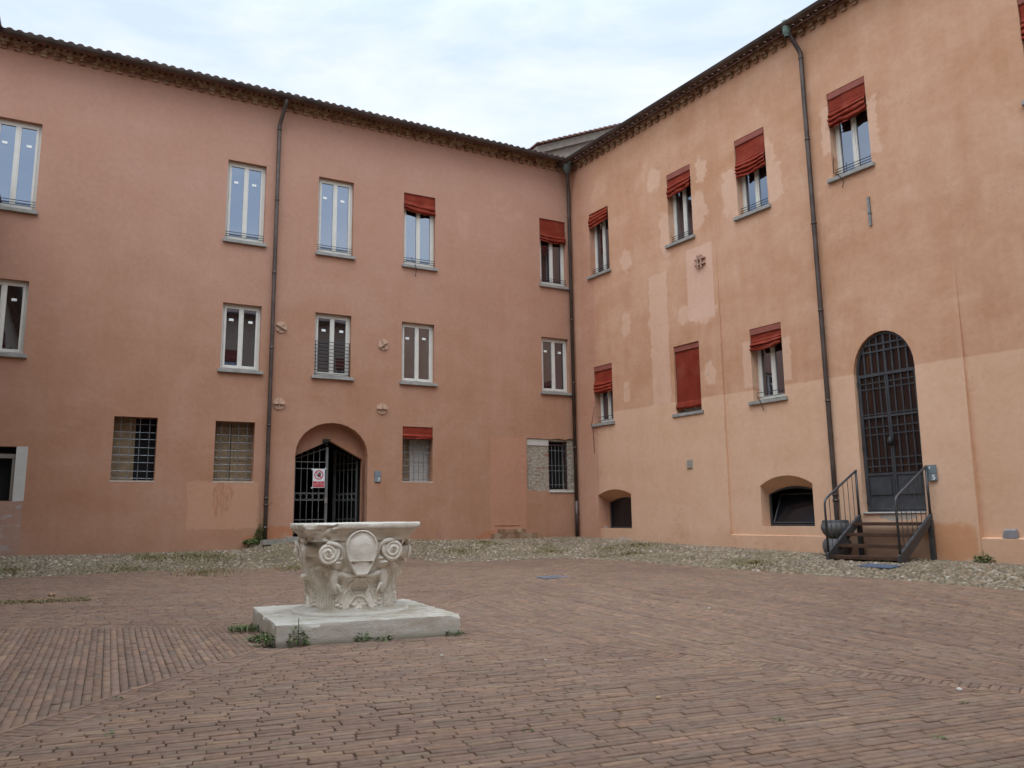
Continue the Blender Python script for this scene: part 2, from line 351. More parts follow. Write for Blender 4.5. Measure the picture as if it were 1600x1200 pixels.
def gz(x, y):
    x = np.asarray(x, float); y = np.asarray(y, float)
    uA, sA, uB, sB = walls_uv(x, y)
    r = np.hypot(x + 1.6, y - 9.9)
    zr = .052 * np.maximum(0, r - 2.2) * sm(7, 13, y)
    wa = 1 - sm(0, 3.2, sA); wb = 1 - sm(0, 3.2, sB)
    za = np.interp(uA, *fA); zb = np.interp(uB, *fB); w = np.maximum(wa, wb); s = wa + wb
    zz = np.where(s > 0, (wa * za + wb * zb) / np.where(s > 0, s, 1), 0)
    return zr * (1 - w) + zz * w
def g1(x, y): return float(gz(x, y))
def ga(x, y):          # ground height at facade-local points
    p = wpt(MA, x, y); return g1(p.x, p.y)
def gb(x, y):
    p = wpt(MBx, x, y); return g1(p.x, p.y)

# ------------------------------------------------------------ facade builder
def arc_pts(x0, x1, zs, za, n=14):
    # points of an arch from (x1,zs) over apex za to (x0,zs)
    c = (x0 + x1) / 2; a = (x1 - x0) / 2; h = za - zs
    if h >= a * .8: return [(c + a * math.cos(q), zs + h * math.sin(q)) for q in [math.pi * i / n for i in range(n + 1)]]
    r = (a * a + h * h) / (2 * h); zc = za - r; q0 = math.asin(a / r)
    return [(c + r * math.sin(q0 - 2 * q0 * i / n), zc + r * math.cos(q0 - 2 * q0 * i / n)) for i in range(n + 1)]
def rect(x0, x1, z0, z1): return [(x0, z0), (x1, z0), (x1, z1), (x0, z1)]
def arch(x0, x1, z0, zs, za): return [(x0, z0), (x1, z0)] + arc_pts(x0, x1, zs, za)
def facade(outline, holes, off=None, cuts=()):
    """front sheet with real openings; every opening has its own reveal going back by its depth"""
    bm = bmesh.new()
    holes = [h if len(h) == 3 else (h[0], h[1], h[0]) for h in holes]
    polys = [outline] + [h[0] for h in holes]
    flat = [p for q in polys for p in q]
    tris = tessellate_polygon([[Vector((p[0], p[1], 0)) for p in q] for q in polys])
    vs = [bm.verts.new((p[0], 0, p[1])) for p in flat]
    for t in tris:
        try: bm.faces.new([vs[i] for i in t])
        except ValueError: pass
    for co, no in cuts:
        g = bm.verts[:] + bm.edges[:] + bm.faces[:]
        bmesh.ops.bisect_plane(bm, geom=g, plane_co=co, plane_no=no, dist=1e-5)
    if off:
        for v in bm.verts: v.co.y = -off(v.co.x, v.co.z)
    k = len(outline)
    bm.verts.ensure_lookup_table()
    for pts, d, back in holes:
        n = len(pts)
        f = [bm.verts.new((p[0], -(off(p[0], p[1]) if off else 0), p[1])) for p in pts]
        b = [bm.verts.new((p[0], d, p[1])) for p in back]
        for i in range(n): bm.faces.new((f[i], f[(i + 1) % n], b[(i + 1) % n], b[i]))
    bmesh.ops.recalc_face_normals(bm, faces=bm.faces)
    return bm
def bm_obj(bm, name, mat, parent):
    me = bpy.data.meshes.new(name); bm.to_mesh(me); bm.free(); me.materials.append(mat)
    o = bpy.data.objects.new(name, me); COL.objects.link(o); o.parent = parent; return o
def body(bm, x0, x1, depth, z0, z1):
    """closed rear of the wing so that no light leaks in"""
    v = [bm.verts.new(p) for p in ((x0, .012, z0), (x1, .012, z0), (x1, depth, z0), (x0, depth, z0), (x0, .012, z1), (x1, .012, z1), (x1, depth, z1), (x0, depth, z1))]
    for f in ((0, 1, 2, 3), (4, 5, 6, 7), (1, 2, 6, 5), (2, 3, 7, 6), (3, 0, 4, 7)): bm.faces.new([v[i] for i in f])

# ------------------------------------------------------------ windows
def cloth(x0, x1, zt, zb, y, seed, bunch=.45, sag=.04, tilt=0., flatness=1.):
    rnd = random.Random(seed); nx, nz = 30, 72; vs = []
    ph = [rnd.uniform(0, 6.28) for _ in range(8)]
    for j in range(nz + 1):
        v = j / nz
        for i in range(nx + 1):
            u = i / nx; x = x0 + (x1 - x0) * u
            k = max(0, (v - (1 - bunch)) / bunch) if bunch > 0 else 0
            # slanting bunched folds
            a = noise.noise(Vector((u * 2.1 + seed * 3.1, v * 2.2, seed))) * 2.4
            kk = k * bunch * (zt - zb)                      # metres of gathered cloth
            phs = 2 * math.pi * kk / .105 * (1 + .12 * math.sin(ph[4])) + (u - .5) * 2.6 * math.sin(ph[0]) * k + a * 1.3 * k + ph[1]
            fold = 1 - abs(math.sin(phs / 2)) ** .7 * 2      # rounded rolls with tight creases
            fine_ = noise.noise(Vector((u * 7 + v * 9, v * 16 - u * 5, seed)))
            sw = min(1, k * 3) * flatness
            wr = noise.noise(Vector((u * 3 + seed, v * 5, 4.2))) * .03 * flatness
            bulge = .045 * math.sin(min(1, k) * math.pi * .8) + .012 * math.sin(v * 3)
            yy = y - (bulge - .024 * fold * sw + wr * (.3 + k) + .014 * fine_ * (k + .2) * flatness)
            z = zt + (zb - zt) * v - sag * math.sin(math.pi * u) * v * v + tilt * (u - .5) * v + .014 * fold * sw + .012 * fine_ * k
            vs.append((x + .008 * math.sin(9 * v + ph[3]) * (1 if i in (0, nx) else 0), yy, z))
    fs = [(j * (nx + 1) + i, j * (nx + 1) + i + 1, (j + 1) * (nx + 1) + i + 1, (j + 1) * (nx + 1) + i) for j in range(nz) for i in range(nx)]
    m = MB(); m.add(vs, fs)
    return m
def window(root, x0, x1, z0, z1, rec, label=None, blind=None, stick=True, rail='low', sill=True, seed=1, sides=(.065, .065), sillx=(.05, .05), dark=False, valance=False):
    """opening x0..x1, z0..z1 in facade coordinates; frame set back by rec"""
    f = MB(); y0, y1 = rec, rec + .07; ft = .055; zb = z0 + .0
    f.box(x0, x0 + ft, y0, y1, zb, z1); f.box(x1 - ft, x1, y0, y1, zb, z1)
    f.box(x0 + ft, x1 - ft, y0, y1, z1 - ft, z1); f.box(x0 + ft, x1 - ft, y0, y1, zb, zb + .045)
    c = (x0 + x1) / 2; st = .052
    for a, b in ((x0 + ft + .003, c - .004), (c + .004, x1 - ft - .003)):
        ya, yb = y0 - .012, y0 + .045
        f.box(a, a + st, ya, yb, zb + .05, z1 - ft - .004); f.box(b - st, b, ya, yb, zb + .05, z1 - ft - .004)
        f.box(a + st, b - st, ya, yb, zb + .05, zb + .12); f.box(a + st, b - st, ya, yb, z1 - ft - .06, z1 - ft - .004)
    f.box(c - .022, c + .022, y0 - .024, y0 - .013, zb + .05, z1 - ft - .01)
    w = f.build('window', M_white, root)
    if label: w['label'] = label
    for a, b in ((x0 + ft + st, c - st), (c + st, x1 - ft - st)):
        MB().box(a - .01, b + .01, y0 + .018, y0 + .03, zb + .11, z1 - ft - .05).build('pane', M_glass, w)
    if stick:
        for s in (-1, 1):
            xc = c + s * ((x1 - x0) * .25) + random.uniform(-.04, .02); zc = z1 - .40 * (z1 - z0) * .62 + random.uniform(-.02, .02)
            MB().box(xc - .052, xc + .052, y0 + .006, y0 + .016, zc - .030, zc + .030).build('sticker', M_sticker, w)
    if sill:
        m = MB(); m.box(x0 - sillx[0], x1 + sillx[1], -.075, .02, z0 - .085, z0 - .004)
        m.box(x0 + .002, x1 - .002, .0205, rec + .02, z0 - .05, z0 + .003)
        m.build('sill', M_sill, w, bevel=.006)
    if rail:
        m = MB(); hs = {'low': (.10, .155, .215, ), 'two': (.09, .2), 'full': tuple(.06 + .094 * i for i in range(10))}[rail]
        yr = max(.02, rec - .10)
        for h in hs: m.tube([(x0 + .004, yr, z0 + h), (x1 - .004, yr, z0 + h)], .0085, 6)
        if rail == 'full': m.tube([(x1 - .035, yr, z0 + .02), (x1 - .035, yr, z0 + .92)], .009, 6); m.tube([(x0 + .035, yr, z0 + .02), (x0 + .035, yr, z0 + .92)], .009, 6)
        m.build('railing', M_iron, w)
    if blind:
        zb_, bunch, sag, tilt = blind[:4]
        b = cloth(x0 + .012, x1 - .012, z1 - .004 - (.13 if valance else 0), zb_, .035, seed, bunch, sag, tilt, blind[4] if len(blind) > 4 else 1.).build('blind', M_red, w, smooth=True)
        mo = b.modifiers.new('thick', 'SOLIDIFY'); mo.thickness = .004
        if valance:
            m = MB(); m.box(x0 + .006, x1 - .006, .004, .055, z1 - .15, z1 - .003); m.build('valance', M_redpale, w, bevel=.008)
        m = MB(); m.tube([(x0 + .01, .05, z1 - .03), (x1 - .01, .05, z1 - .03)], .025, 8); m.build('roller', M_red, w)
    return w
def grille(root, x0, x1, z0, z1, y, nv, nh, parent_, r=.009, lean=0):
    m = MB()
    for i in range(nv):
        x = x0 + (x1 - x0) * (i + .75) / (nv + .5); m.tube([(x + lean, y - .016, z0 + .005), (x, y - .016, z1 - .005)], r * 1.15, 6)
    for j in range(nh):
        z = z0 + (z1 - z0) * (j + .35) / (nh + .25) + random.uniform(-.015, .015); m.tube([(x0 + .003, y, z), (x1 - .003, y, z + random.uniform(-.008, .008))], r * .9, 6)
    return m.build('grille', M_galv, parent_)

# ============================================================ LEFT WING (facade A), local x = -u
ZT = 12.42
wingA = empty('courtyard_wing', 'long pinkish terracotta three-storey wing on the left with an arched gateway', 'building', MA)
holesA = []
def HA(u1, u0, z0, z1, d=.5): holesA.append((rect(-u1, -u0, z0, z1), d))
UPz, UPt, MDz, MDt = 8.27, 10.38, 4.97, 6.635
upA = [(15.25, 14.33), (10.24, 9.29), (7.92, 6.96), (5.51, 4.56), (1.11, .18)]
mdA = [(15.25, 14.32), (10.21, 9.28), (7.92, 6.96), (5.54, 4.58), (1.12, .18)]
for a, b in upA: HA(a, b, UPz, UPt, .13)
for a, b in mdA: HA(a, b, MDz, MDt, .12)
for (a, b, c, d) in ((12.44, 11.53, 2.24, 3.70), (10.25, 9.33, 2.24, 3.69), (5.49, 4.62, 2.28, 3.75)): HA(a, b, c, d, .32)
HA(15.3, 14.28, 1.79, 2.95, .25)
holesA.append((arch(-8.33, -6.45, .5, 2.93, 3.76), .34))
jr = random.Random(5)
jag = [(-1.68, 2.04), (-1.3, 2.03), (-.9, 2.045), (-.6, 1.97), (-.3, 1.98), (-.06, 1.99), (-.07, 2.3), (-.045, 2.6), (-.08, 2.9), (-.05, 3.2), (-.06, 3.56), (-.2, 3.6), (-.35, 3.55), (-.6, 3.58), (-.9, 3.55), (-1.3, 3.56), (-1.68, 3.555), (-1.675, 3.1), (-1.685, 2.5)]
holesA.append((jag, .045))
bmA = facade([(-19, -.2), (0, -.2), (0, ZT), (-19, ZT)], holesA)
body(bmA, -19, 1.5, 9, -.2, ZT)
wallA = bm_obj(bmA, 'wall', M_A, wingA)

blA = {3: (9.86, .55, .04, -.06), 4: (9.66, .35, .03, 0.)}
for i, (a, b) in enumerate(upA):
    bl = blA.get(i)
    window(wingA, -a, -b, UPz, UPt, .13, blind=bl, stick=i < 3, rail='low', seed=i + 2, sillx=(.05, .12 if i == 4 else .06))
for i, (a, b) in enumerate(mdA):
    w = window(wingA, -a, -b, MDz, MDt, .12 if i != 2 else .125, stick=True, rail='full' if i == 2 else None, seed=20 + i, sillx=(.06, .10 if i == 4 else .08))
    if i == 2: w['label'] = 'window above the gateway with a railing of horizontal bars'
# ground floor grated windows
for k, (a, b, c, d) in enumerate(((12.44, 11.53, 2.24, 3.70), (10.25, 9.33, 2.24, 3.69), (5.49, 4.62, 2.28, 3.75))):
    x0, x1 = -a, -b; m = MB()
    y = .31
    m.box(x0 - .02, x1 + .02, y + .05, y + .06, c - .02, d + .02)
    w = m.build('window', M_dark if k < 1 else M_wood, wingA)
    mm = MB(); xm = x0 + (x1 - x0) * (.52 if k == 0 else .46)
    mat = M_wood
    if k == 0: spans = [(x0, xm)]
    elif k == 1: spans = [(x0, xm - .02), (xm, x1)]
    else: spans = [(x0 + (x1 - x0) * .38, x1)]; mat = M_woodpale
    for (p, q) in spans:
        mm.box(p + .002, q, y + .01, y + .03, c + .002, d - .002)
        for (r0, r1) in ((.06, .3), (.36, .62), (.68, .95)):
            mm.box(p + .07, q - .07, y - .002, y + .0095, c + (d - c) * r0, c + (d - c) * r1)
        mm.box(q - .045, q - .004, y - .008, y + .009, c + .004, d - .004)
    mm.build('shutter', mat, w)
    grille(wingA, x0, x1, c, d, .15 if k < 2 else .12, 4 if k < 2 else 6, 8, w, .008)
    if k == 2:
        bb = cloth(x0 + .01, x1 - .01, d - .004, 3.42, .02, 31, .4, .0, 0, .6).build('blind', M_red, w, smooth=True)
        bb.modifiers.new('thick', 'SOLIDIFY').thickness = .004
    MB().box(x0 - .01, x1 + .01, -.004, y, c - .03, c + .004).build('sill', plain('rendered_sill', (.5, .4, .33), .9), w)
# far left opening with white surround
m = MB(); m.box(-15.3, -14.26, .25, .27, 1.7, 2.96); w = m.build('window', M_dark, wingA)
m = MB(); m.box(-15.3, -14.29, .03, .10, 2.70, 2.79); m.box(-14.345, -14.285, .03, .09, 1.80, 2.69); m.build('frame', plain('old_grey_wood', (.20, .17, .14), .8), w)
m = MB(); m.add([(-14.285, -.006, 1.77), (-14.075, -.006, 1.785), (-14.07, -.006, 2.955), (-14.285, -.006, 2.95), (-14.285, .05, 1.77), (-14.075, .05, 1.785), (-14.07, .05, 2.955), (-14.285, .05, 2.95)], [(0, 1, 2, 3), (0, 4, 5, 1), (1, 5, 6, 2), (2, 6, 7, 3), (3, 7, 4, 0)])
m.build('plaster_patch', plain('pale_plaster', (.50, .47, .43), .9, var=.08, scale=4), wingA)
# broken patch + its window
bmP = facade(rect(-1.75, .0, 1.9, 3.65), [(rect(-.93, -.27, 2.09, 3.50), .34)], off=lambda x, z: -.045)
for f in bmP.faces: pass
o = bm_obj(bmP, 'exposed_masonry', M_mason, wingA)
m = MB(); m.box(-1.0, -.2, .34, .36, 2.0, 3.6); w = m.build('window', M_dark, wingA)
m = MB(); m.box(-.93, -.27, .08, .13, 3.36, 3.42); m.box(-.93, -.87, .09, .15, 2.09, 3.35); m.box(-.34, -.275, .09, .15, 2.09, 3.35); m.build('frame', plain('dark_brown_wood', (.035, .018, .018), .7), w)
m = MB()
for x in (-.82, -.70, -.58, -.46): m.tube([(x, .04, 2.14), (x, .04, 3.34)], .008, 6)
for z in (2.22, 2.63, 2.78, 3.22): m.tube([(-.92, .03, z), (-.36, .03, z)], .008, 6)
m.build('grille', M_galv, w)
m = MB(); m.box(-.97, -.07, -.03, .2, 1.99, 2.05); m.build('sill', plain('mortar_sill', (.58, .55, .50), .9, var=.1, scale=8), w, bevel=.012)
m = MB(); m.box(-1.66, -.93, .025, .044, 3.36, 3.545); m.build('plaster_patch', plain('pale_plaster_b', (.50, .46, .42), .9, var=.08), wingA)
# walled-up doorway and its brick step
m = MB(); m.box(-2.88, -1.72, -.006, .03, .5, 3.55); m.build('walled_up_door', M_A, wingA)
m = MB(); m.box(-2.86, -1.46, -.16, .02, .4, .86); m.box(-2.66, -1.80, -.09, .02, .862, .97)
m.build('doorstep', M_brick, wingA, bevel=.008)
m = MB(); m.box(-2.75, -1.95, -.02, 0, 1.075, 1.085); m.build('ledge', M_A, wingA)
# pipe stub
m = MB(); m.tube([(-4.45, -.03, .6), (-4.45, -.03, .97)], .018, 8); m.build('pipe_stub', plain('painted_pipe', (.45, .27, .2), .7), wingA)
# wall anchors (painted discs)
M_disc = plain('anchor_disc_paint', (.50, .33, .235), .9, var=.1, scale=12)
for (u, z, an) in ((8.79, 6.14, -28), (6.06, 5.93, 35), (8.77, 4.18, 0), (6.08, 4.19, 0)):
    m = MB(); n = 28; q = [(-u + .148 * math.cos(2 * math.pi * k / n), z + .148 * math.sin(2 * math.pi * k / n)) for k in range(n)]
    m.add([(a, -.022, b) for a, b in q] + [(a, .01, b) for a, b in q], [tuple(range(n))] + [(k, (k + 1) % n, n + (k + 1) % n, n + k) for k in range(n)])
    for aa in (an, an + 90 if an == 0 else an + 80):
        c, s = math.cos(R(aa)), math.sin(R(aa)); L = .14; h = .014 if aa == an else .007; d = .05 if aa == an else .035
        pts = [(-u + c * a - s * b, z + s * a + c * b) for a, b in ((-L, -h), (L, -h), (L, h), (-L, h))]
        m.add([(a, -.022 - d, b) for a, b in pts] + [(a, -.02, b) for a, b in pts], [(0, 1, 2, 3), (0, 4, 5, 1), (1, 5, 6, 2), (2, 6, 7, 3), (3, 7, 4, 0)])
    m.tube([(-u, -.022, z + .03), (-u, -.085, z + .03)], .02, 8)
    m.build('wall_anchor', M_disc, wingA)
# arch: inner wall with gabled opening, passage behind, two gate leaves
gab = [(-8.45, .4), (-6.57, .4), (-6.57, 2.86), (-7.43, 3.31), (-8.28, 2.90), (-8.45, 2.82)]
bmG = facade([(-8.36, .4), (-6.42, .4), (-6.42, 3.9), (-8.36, 3.9)], [([(-8.30, .42), (-6.54, .42), (-6.54, 2.85), (-7.42, 3.32), (-8.30, 2.90)], .18)], off=lambda x, z: -.33)
bm_obj(bmG, 'gateway_infill', M_A, wingA)
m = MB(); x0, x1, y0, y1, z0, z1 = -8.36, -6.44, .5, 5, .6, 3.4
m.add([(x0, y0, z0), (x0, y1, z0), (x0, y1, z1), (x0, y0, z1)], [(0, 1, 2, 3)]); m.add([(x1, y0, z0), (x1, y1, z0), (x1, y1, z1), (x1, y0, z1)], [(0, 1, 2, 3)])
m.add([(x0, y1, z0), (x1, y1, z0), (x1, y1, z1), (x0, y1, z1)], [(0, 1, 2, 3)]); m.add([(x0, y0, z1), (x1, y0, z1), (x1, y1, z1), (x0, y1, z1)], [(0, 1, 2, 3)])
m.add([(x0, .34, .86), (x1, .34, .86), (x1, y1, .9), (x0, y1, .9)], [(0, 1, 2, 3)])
m.build('passage', plain('passage_dark', (.03, .025, .022), .9), wingA)  # gloom of the passage put into its wall colour
M_gate = plain('gate_iron', (.17, .175, .17), .5, .5, var=.25)
def gate_leaf(flip):
    """leaf in its own coordinates: hinge at x=0, closing edge at x=.84"""
    m = MB(); L = .84; zb_, zl = .95, 2.84
    m.box(0, .035, -.02, .02, zb_, zl - .02)
    m.box(L - .035, L + .03, -.03, .03, zb_, 3.16)
    for i in range(4):
        x = .035 + (L - .07) * (i + 1) / 5; ht = zl + (3.16 - zl) * x / L
        m.tube([(x, 0, zb_ + .02), (x, 0, ht + .05)], .0095, 6)
        m.tube([(x, 0, ht + .05), (x, 0, ht + .09)], [.009, .001], 6)
    for z in (zb_ + .03, 1.31, 1.80, 1.98, 2.60, 2.77): m.box(.035, L - .03, -.008, .008, z - .010, z + .010)
    m.tube([(.02, 0, zl), (L - .02, 0, 3.13)], .011, 6)
    for i in range(5):
        x = .035 + (L - .07) * (i + .5) / 5
        m.tube([(x + .07 * math.cos(a), 0, 1.89 + .075 * math.sin(a)) for a in [2 * math.pi * k / 14 for k in range(15)]], .007, 5, cap=False)
    return m
gl = gate_leaf(0).build('gate_leaf', M_gate, wingA); gl.location = (-8.27, .36, 0)
gl['label'] = 'closed left leaf of the iron gate'
gr = gate_leaf(1).build('gate_leaf', M_gate, wingA); gr.location = (-6.60, .40, 0); gr.rotation_euler = (0, 0, math.pi - R(62))
gr['label'] = 'right leaf of the iron gate standing open inward'
m = MB(); m.box(.79, .86, -.06, -.02, 1.72, 1.86); m.build('lock', plain('lock_metal', (.3, .27, .25), .5, .6), gl)
m = MB(); m.box(-7.56, -7.38, .24, .32, 3.27, 3.36); m.box(-7.50, -7.44, .27, .335, 3.20, 3.27); m.build('floodlight', plain('black_casing', (.02, .02, .022), .5), wingA)
# plaster step mark / threshold slab
m = MB(); m.box(-8.36, -6.44, -.12, .5, .5, .87); m.build('threshold', plain('threshold_stone', (.30, .27, .24), .85), wingA, bevel=.01)

# ------------------------------------------------------------ eaves
def eaves(root, x0, x1, zt, mat_tile=True, gutter_y=-.44):
    r_ = random.Random(3); m = MB(); L = x1 - x0; n = int(L / .262)
    for i in range(n):
        x = x0 + (i + .5) * L / n; w = .058
        m.box(x - w, x + w, -.06, .02, zt - .40, zt - .342); m.box(x - w - .004, x + w + .004, -.115, .02, zt - .336, zt - .272)
    k = int(L / .25)
    for i in range(k):
        x = x0 + i * L / k; d = r_.uniform(-.004, .004)
        m.box(x + .003, x + L / k - .003, -.14 + d, .02, zt - .266, zt - .21)
        m.box(x + .003, x + L / k - .003, -.19 + d, .02, zt - .135, zt - .08)
    k = int(L / .14)
    for i in range(k):
        x = x0 + (i + .5) * L / k; h = L / k * .42
        m.add([(x, -.215, zt - .204), (x + h, -.12, zt - .204), (x, .0, zt - .204), (x - h, -.12, zt - .204), (x, -.215, zt - .14), (x + h, -.12, zt - .14), (x, .0, zt - .14), (x - h, -.12, zt - .14)],
              [(0, 1, 2, 3), (4, 5, 6, 7), (0, 1, 5, 4), (1, 2, 6, 5), (2, 3, 7, 6), (3, 0, 4, 7)])
    m.build('cornice', M_brick, root)
    # gutter: half round with rolled lip
    g = MB(); prof = [(gutter_y + .084 * math.cos(a), zt - .185 + .084 * math.sin(a)) for a in [math.pi + math.pi * k / 10 for k in range(11)]]
    prof2 = [(gutter_y + .077 * math.cos(a), zt - .185 + .077 * math.sin(a)) for a in [math.pi + math.pi * k / 10 for k in range(11)]][::-1]
    P = prof + prof2; n_ = len(P)
    g.add([(x0, y, z) for y, z in P] + [(x1, y, z) for y, z in P], [(k, (k + 1) % n_, n_ + (k + 1) % n_, n_ + k) for k in range(n_)])
    g.tube([(x0, gutter_y - .084, zt - .182), (x1, gutter_y - .084, zt - .182)], .013, 8)
    x = x0 + 1.
    while x < x1: g.box(x - .012, x + .012, gutter_y - .09, gutter_y + .3, zt - .198, zt - .192); x += 1.1
    g.build('gutter', M_pipe, root, smooth=True)
def roof(root, x0, x1, zt, depth=4.6, pitch=.36, tiles=True, y0=-.40, drop=.115):
    m = MB(); zb = zt - .045 - drop
    m.box(x0, x1, y0 + .04, -.192, zb - .03, zb - .007)
    m.add([(x0, y0 + .02, zb), (x1, y0 + .02, zb), (x1, depth, zb + (depth - y0) * pitch), (x0, depth, zb + (depth - y0) * pitch),
           (x0, 2 * depth, zb), (x1, 2 * depth, zb)], [(0, 1, 2, 3), (3, 2, 5, 4)])
    m.add([(x0, y0 + .02, zb), (x0, depth, zb + (depth - y0) * pitch), (x0, 2 * depth, zb)], [(0, 1, 2)]); m.add([(x1, y0 + .02, zb), (x1, depth, zb + (depth - y0) * pitch), (x1, 2 * depth, zb)], [(0, 1, 2)])
    if tiles:
        r_ = random.Random(9); n = int((x1 - x0) / .20); st = (x1 - x0) / n
        for i in range(n):
            x = x0 + (i + .5) * st; rows = 5
            for j in range(rows):
                ya = y0 + j * .38 + r_.uniform(-.015, .015) - (.02 if j == 0 else 0); yb_ = ya + .42
                za = zb + .012 + (ya - y0) * pitch + .012; zz = za + .42 * pitch - .02; r1 = .088 + r_.uniform(-.004, .004); dx = r_.uniform(-.008, .008)
                seg = 6; vs = []
                for (yy, z_, rr) in ((ya, za, r1), (yb_, zz, r1 * .85)):
                    for k in range(seg + 1):
                        a = math.pi * k / seg; vs.append((x + dx + rr * math.cos(a), yy, z_ + rr * math.sin(a) * .85))
                for k in range(seg + 1):
                    a = math.pi * k / seg; vs.append((x + dx + (r1 - .014) * math.cos(a), ya, za + (r1 - .014) * math.sin(a) * .82))
                fs = [(k, k + 1, seg + 2 + k, seg + 1 + k) for k in range(seg)] + [(k, k + 1, 2 * seg + 3 + k, 2 * seg + 2 + k) for k in range(seg)]
                m.add(vs, fs)
    return m.build('roof', M_tile, root)
eaves(wingA, -15.35, .0, ZT)
m = MB(); m.tube([(-15.32, -.42, ZT - .19), (-15.34, -1.5, ZT - .19)], .095, 12); m.build('gutter', M_pipe, wingA, smooth=True)
m = MB(); m.box(-19, -15.42, -.6, -.5, ZT - .10, ZT - .04); m.build('eave_board', M_tile, wingA)
roof(wingA, -19, .45, ZT)
def downspout(root, x, zt, zb, bend, name='downspout', head=None, y=-.10):
    m = MB(); gy = -.44
    dx = bend
    pts = [(x + dx, gy + .02, zt - .22), (x + dx, gy + .06, zt - .38), (x + dx * .8, gy + .12, zt - .47), (x + dx * .2, y - .04, zt - .78), (x, y, zt - .88), (x, y, zt - 1.0), (x, y, zb + .9), (x, y, zb)]
    m.tube(pts, .05, 12)
    z = zt - 1.0
    while z > zb + .3:
        m.tube([(x, y, z - .022), (x, y, z + .022)], .058, 12)
        z -= 1.95
    for z in (zb + 1.05, zb + .35): m.tube([(x, y, z - .02), (x, y, z + .03)], .06, 12)
    o = m.build(name, M_pipe, root, smooth=True)
    if head:
        h = MB(); h.lathe([(.05, -.52), (.062, -.46), (.085, -.42), (.092, -.22), (.092, -.14), (.03, -.135)], (x + dx, gy + .03, zt), 14)
        h.build('hopper', M_pipe_g, o, smooth=True)
    return o
downspout(wingA, -9.02, ZT, .78, .09)

# ============================================================ RIGHT WING (facade B), local x = u
wingB = empty('courtyard_wing', 'orange plaster wing on the right with red window blinds and an arched iron door', 'building', MBx)
upB = [(.95, 1.84), (4.29, 5.15), (6.64, 7.54), (9.25, 10.15), (13.15, 14.05)]
lwB = [(.96, 1.79, 3.94, 5.62), (4.27, 5.165, 3.86, 5.615), (6.75, 7.64, 3.87, 5.575)]
USB, UTB = 8.39, 10.34
S1, S2 = 5.89, 11.58
def off1(x, z): return .075 * max(0, min(1, x / S1)) * max(0, min(1, (8.2 - z) / 7.2)) - .0
def off2(x, z): return .13 * max(0, min(1, (x - S1) / (S2 - S1))) * max(0, min(1, (5.9 - z) / 4.5))
def off3(x, z): return 0.
secs = [(0, S1, off1), (S1, S2, off2), (S2, 26, off3)]
allh = [(rect(a, b, USB, UTB), .2) for a, b in upB] + [(rect(a, b, c, d), .22) for a, b, c, d in lwB]
allh += [(arch(1.0, 2.42, .95, 1.88, 2.03), .44, arch(1.0, 2.42, .95, 1.68, 1.81)), (arch(6.79, 8.19, 1.025, 1.93, 2.13), .28, arch(6.79, 8.19, 1.025, 1.73, 1.90)), (arch(9.36, 10.66, 1.31, 4.08, 4.88), .10)]
bmB = None
for s0, s1, off in secs:
    hs = [h for h in allh if s0 < (h[0][0][0] + h[0][1][0]) / 2 < s1]
    cuts = [((0, 0, z), (0, 0, 1)) for z in (1, 2.5, 4, 5.9, 8.2)] + [((x, 0, 0), (1, 0, 0)) for x in (s0 + (s1 - s0) * .33, s0 + (s1 - s0) * .66)]
    b = facade([(s0, -.3), (s1, -.3), (s1, ZT), (s0, ZT)], hs, off, cuts)
    if bmB is None: bmB = b
    else:
        me = bpy.data.meshes.new('t'); b.to_mesh(me); bmB.from_mesh(me); b.free(); bpy.data.meshes.remove(me)
for (x, o1) in ((S1, off1), (S2, off2)):
    zs = [-.3, 1, 2.5, 4, 5.9, 8.2, 8.3]
    for a, b in zip(zs, zs[1:]):
        v = [bmB.verts.new(p) for p in ((x, -o1(x, a), a), (x, .02, a), (x, .02, b), (x, -o1(x, b), b))]; bmB.faces.new(v)
body(bmB, -1.5, 26, 9, -.3, ZT)
wallB = bm_obj(bmB, 'wall', M_B, wingB)
m = MB()
m.add([(S1 + .002, -.078, .0), (S1 + .002, -.078, .825), (S1 + .002, 0, .84), (S1 + .002, .0, .0), (9.0, -.085, .0), (9.0, -.082, .825), (9.0, 0, .84), (9.0, 0, 0)], [(0, 4, 5, 1), (1, 5, 6, 2), (0, 1, 2, 3), (4, 7, 6, 5)])
m.add([(S2 + .002, -.11, -.1), (S2 + .002, -.11, .825), (S2 + .002, 0, .85), (S2 + .002, 0, -.1), (26, -.11, -.1), (26, -.11, .825), (26, 0, .85), (26, 0, -.1)], [(0, 4, 5, 1), (1, 5, 6, 2), (0, 1, 2, 3)])
m.build('plinth', M_B, wingB)
blB = [(9.93, .95, .03, .10, 1.2, False), (9.72, .75, .02, .06, 1.25, True), (9.37, .5, .03, .04, 1.4, True), (9.57, .62, .03, .05, 1.2, True), (9.5, .6, .03, 0, 1.2, True)]
for i, (a, b) in enumerate(upB):
    bl = blB[i]
    w = window(wingB, a, b, USB, UTB, .2, blind=bl[:5], stick=False, rail='low', seed=40 + i * 3, sillx=(.11, .07), valance=bl[5])
for i, (a, b, c, d) in enumerate(lwB):
    bl = [(4.83, .55, .02, 0, 1.1), (c + .1, .12, .0, 0, .5), (5.08, .6, .03, .03, 1.2)][i]
    w = window(wingB, a, b, c, d, .22, blind=bl, stick=False, rail=None if i == 1 else 'two', seed=60 + i * 3, sillx=(.11, .07), valance=True)
    if i == 1: w['label'] = 'window wholly covered by a lowered red blind'
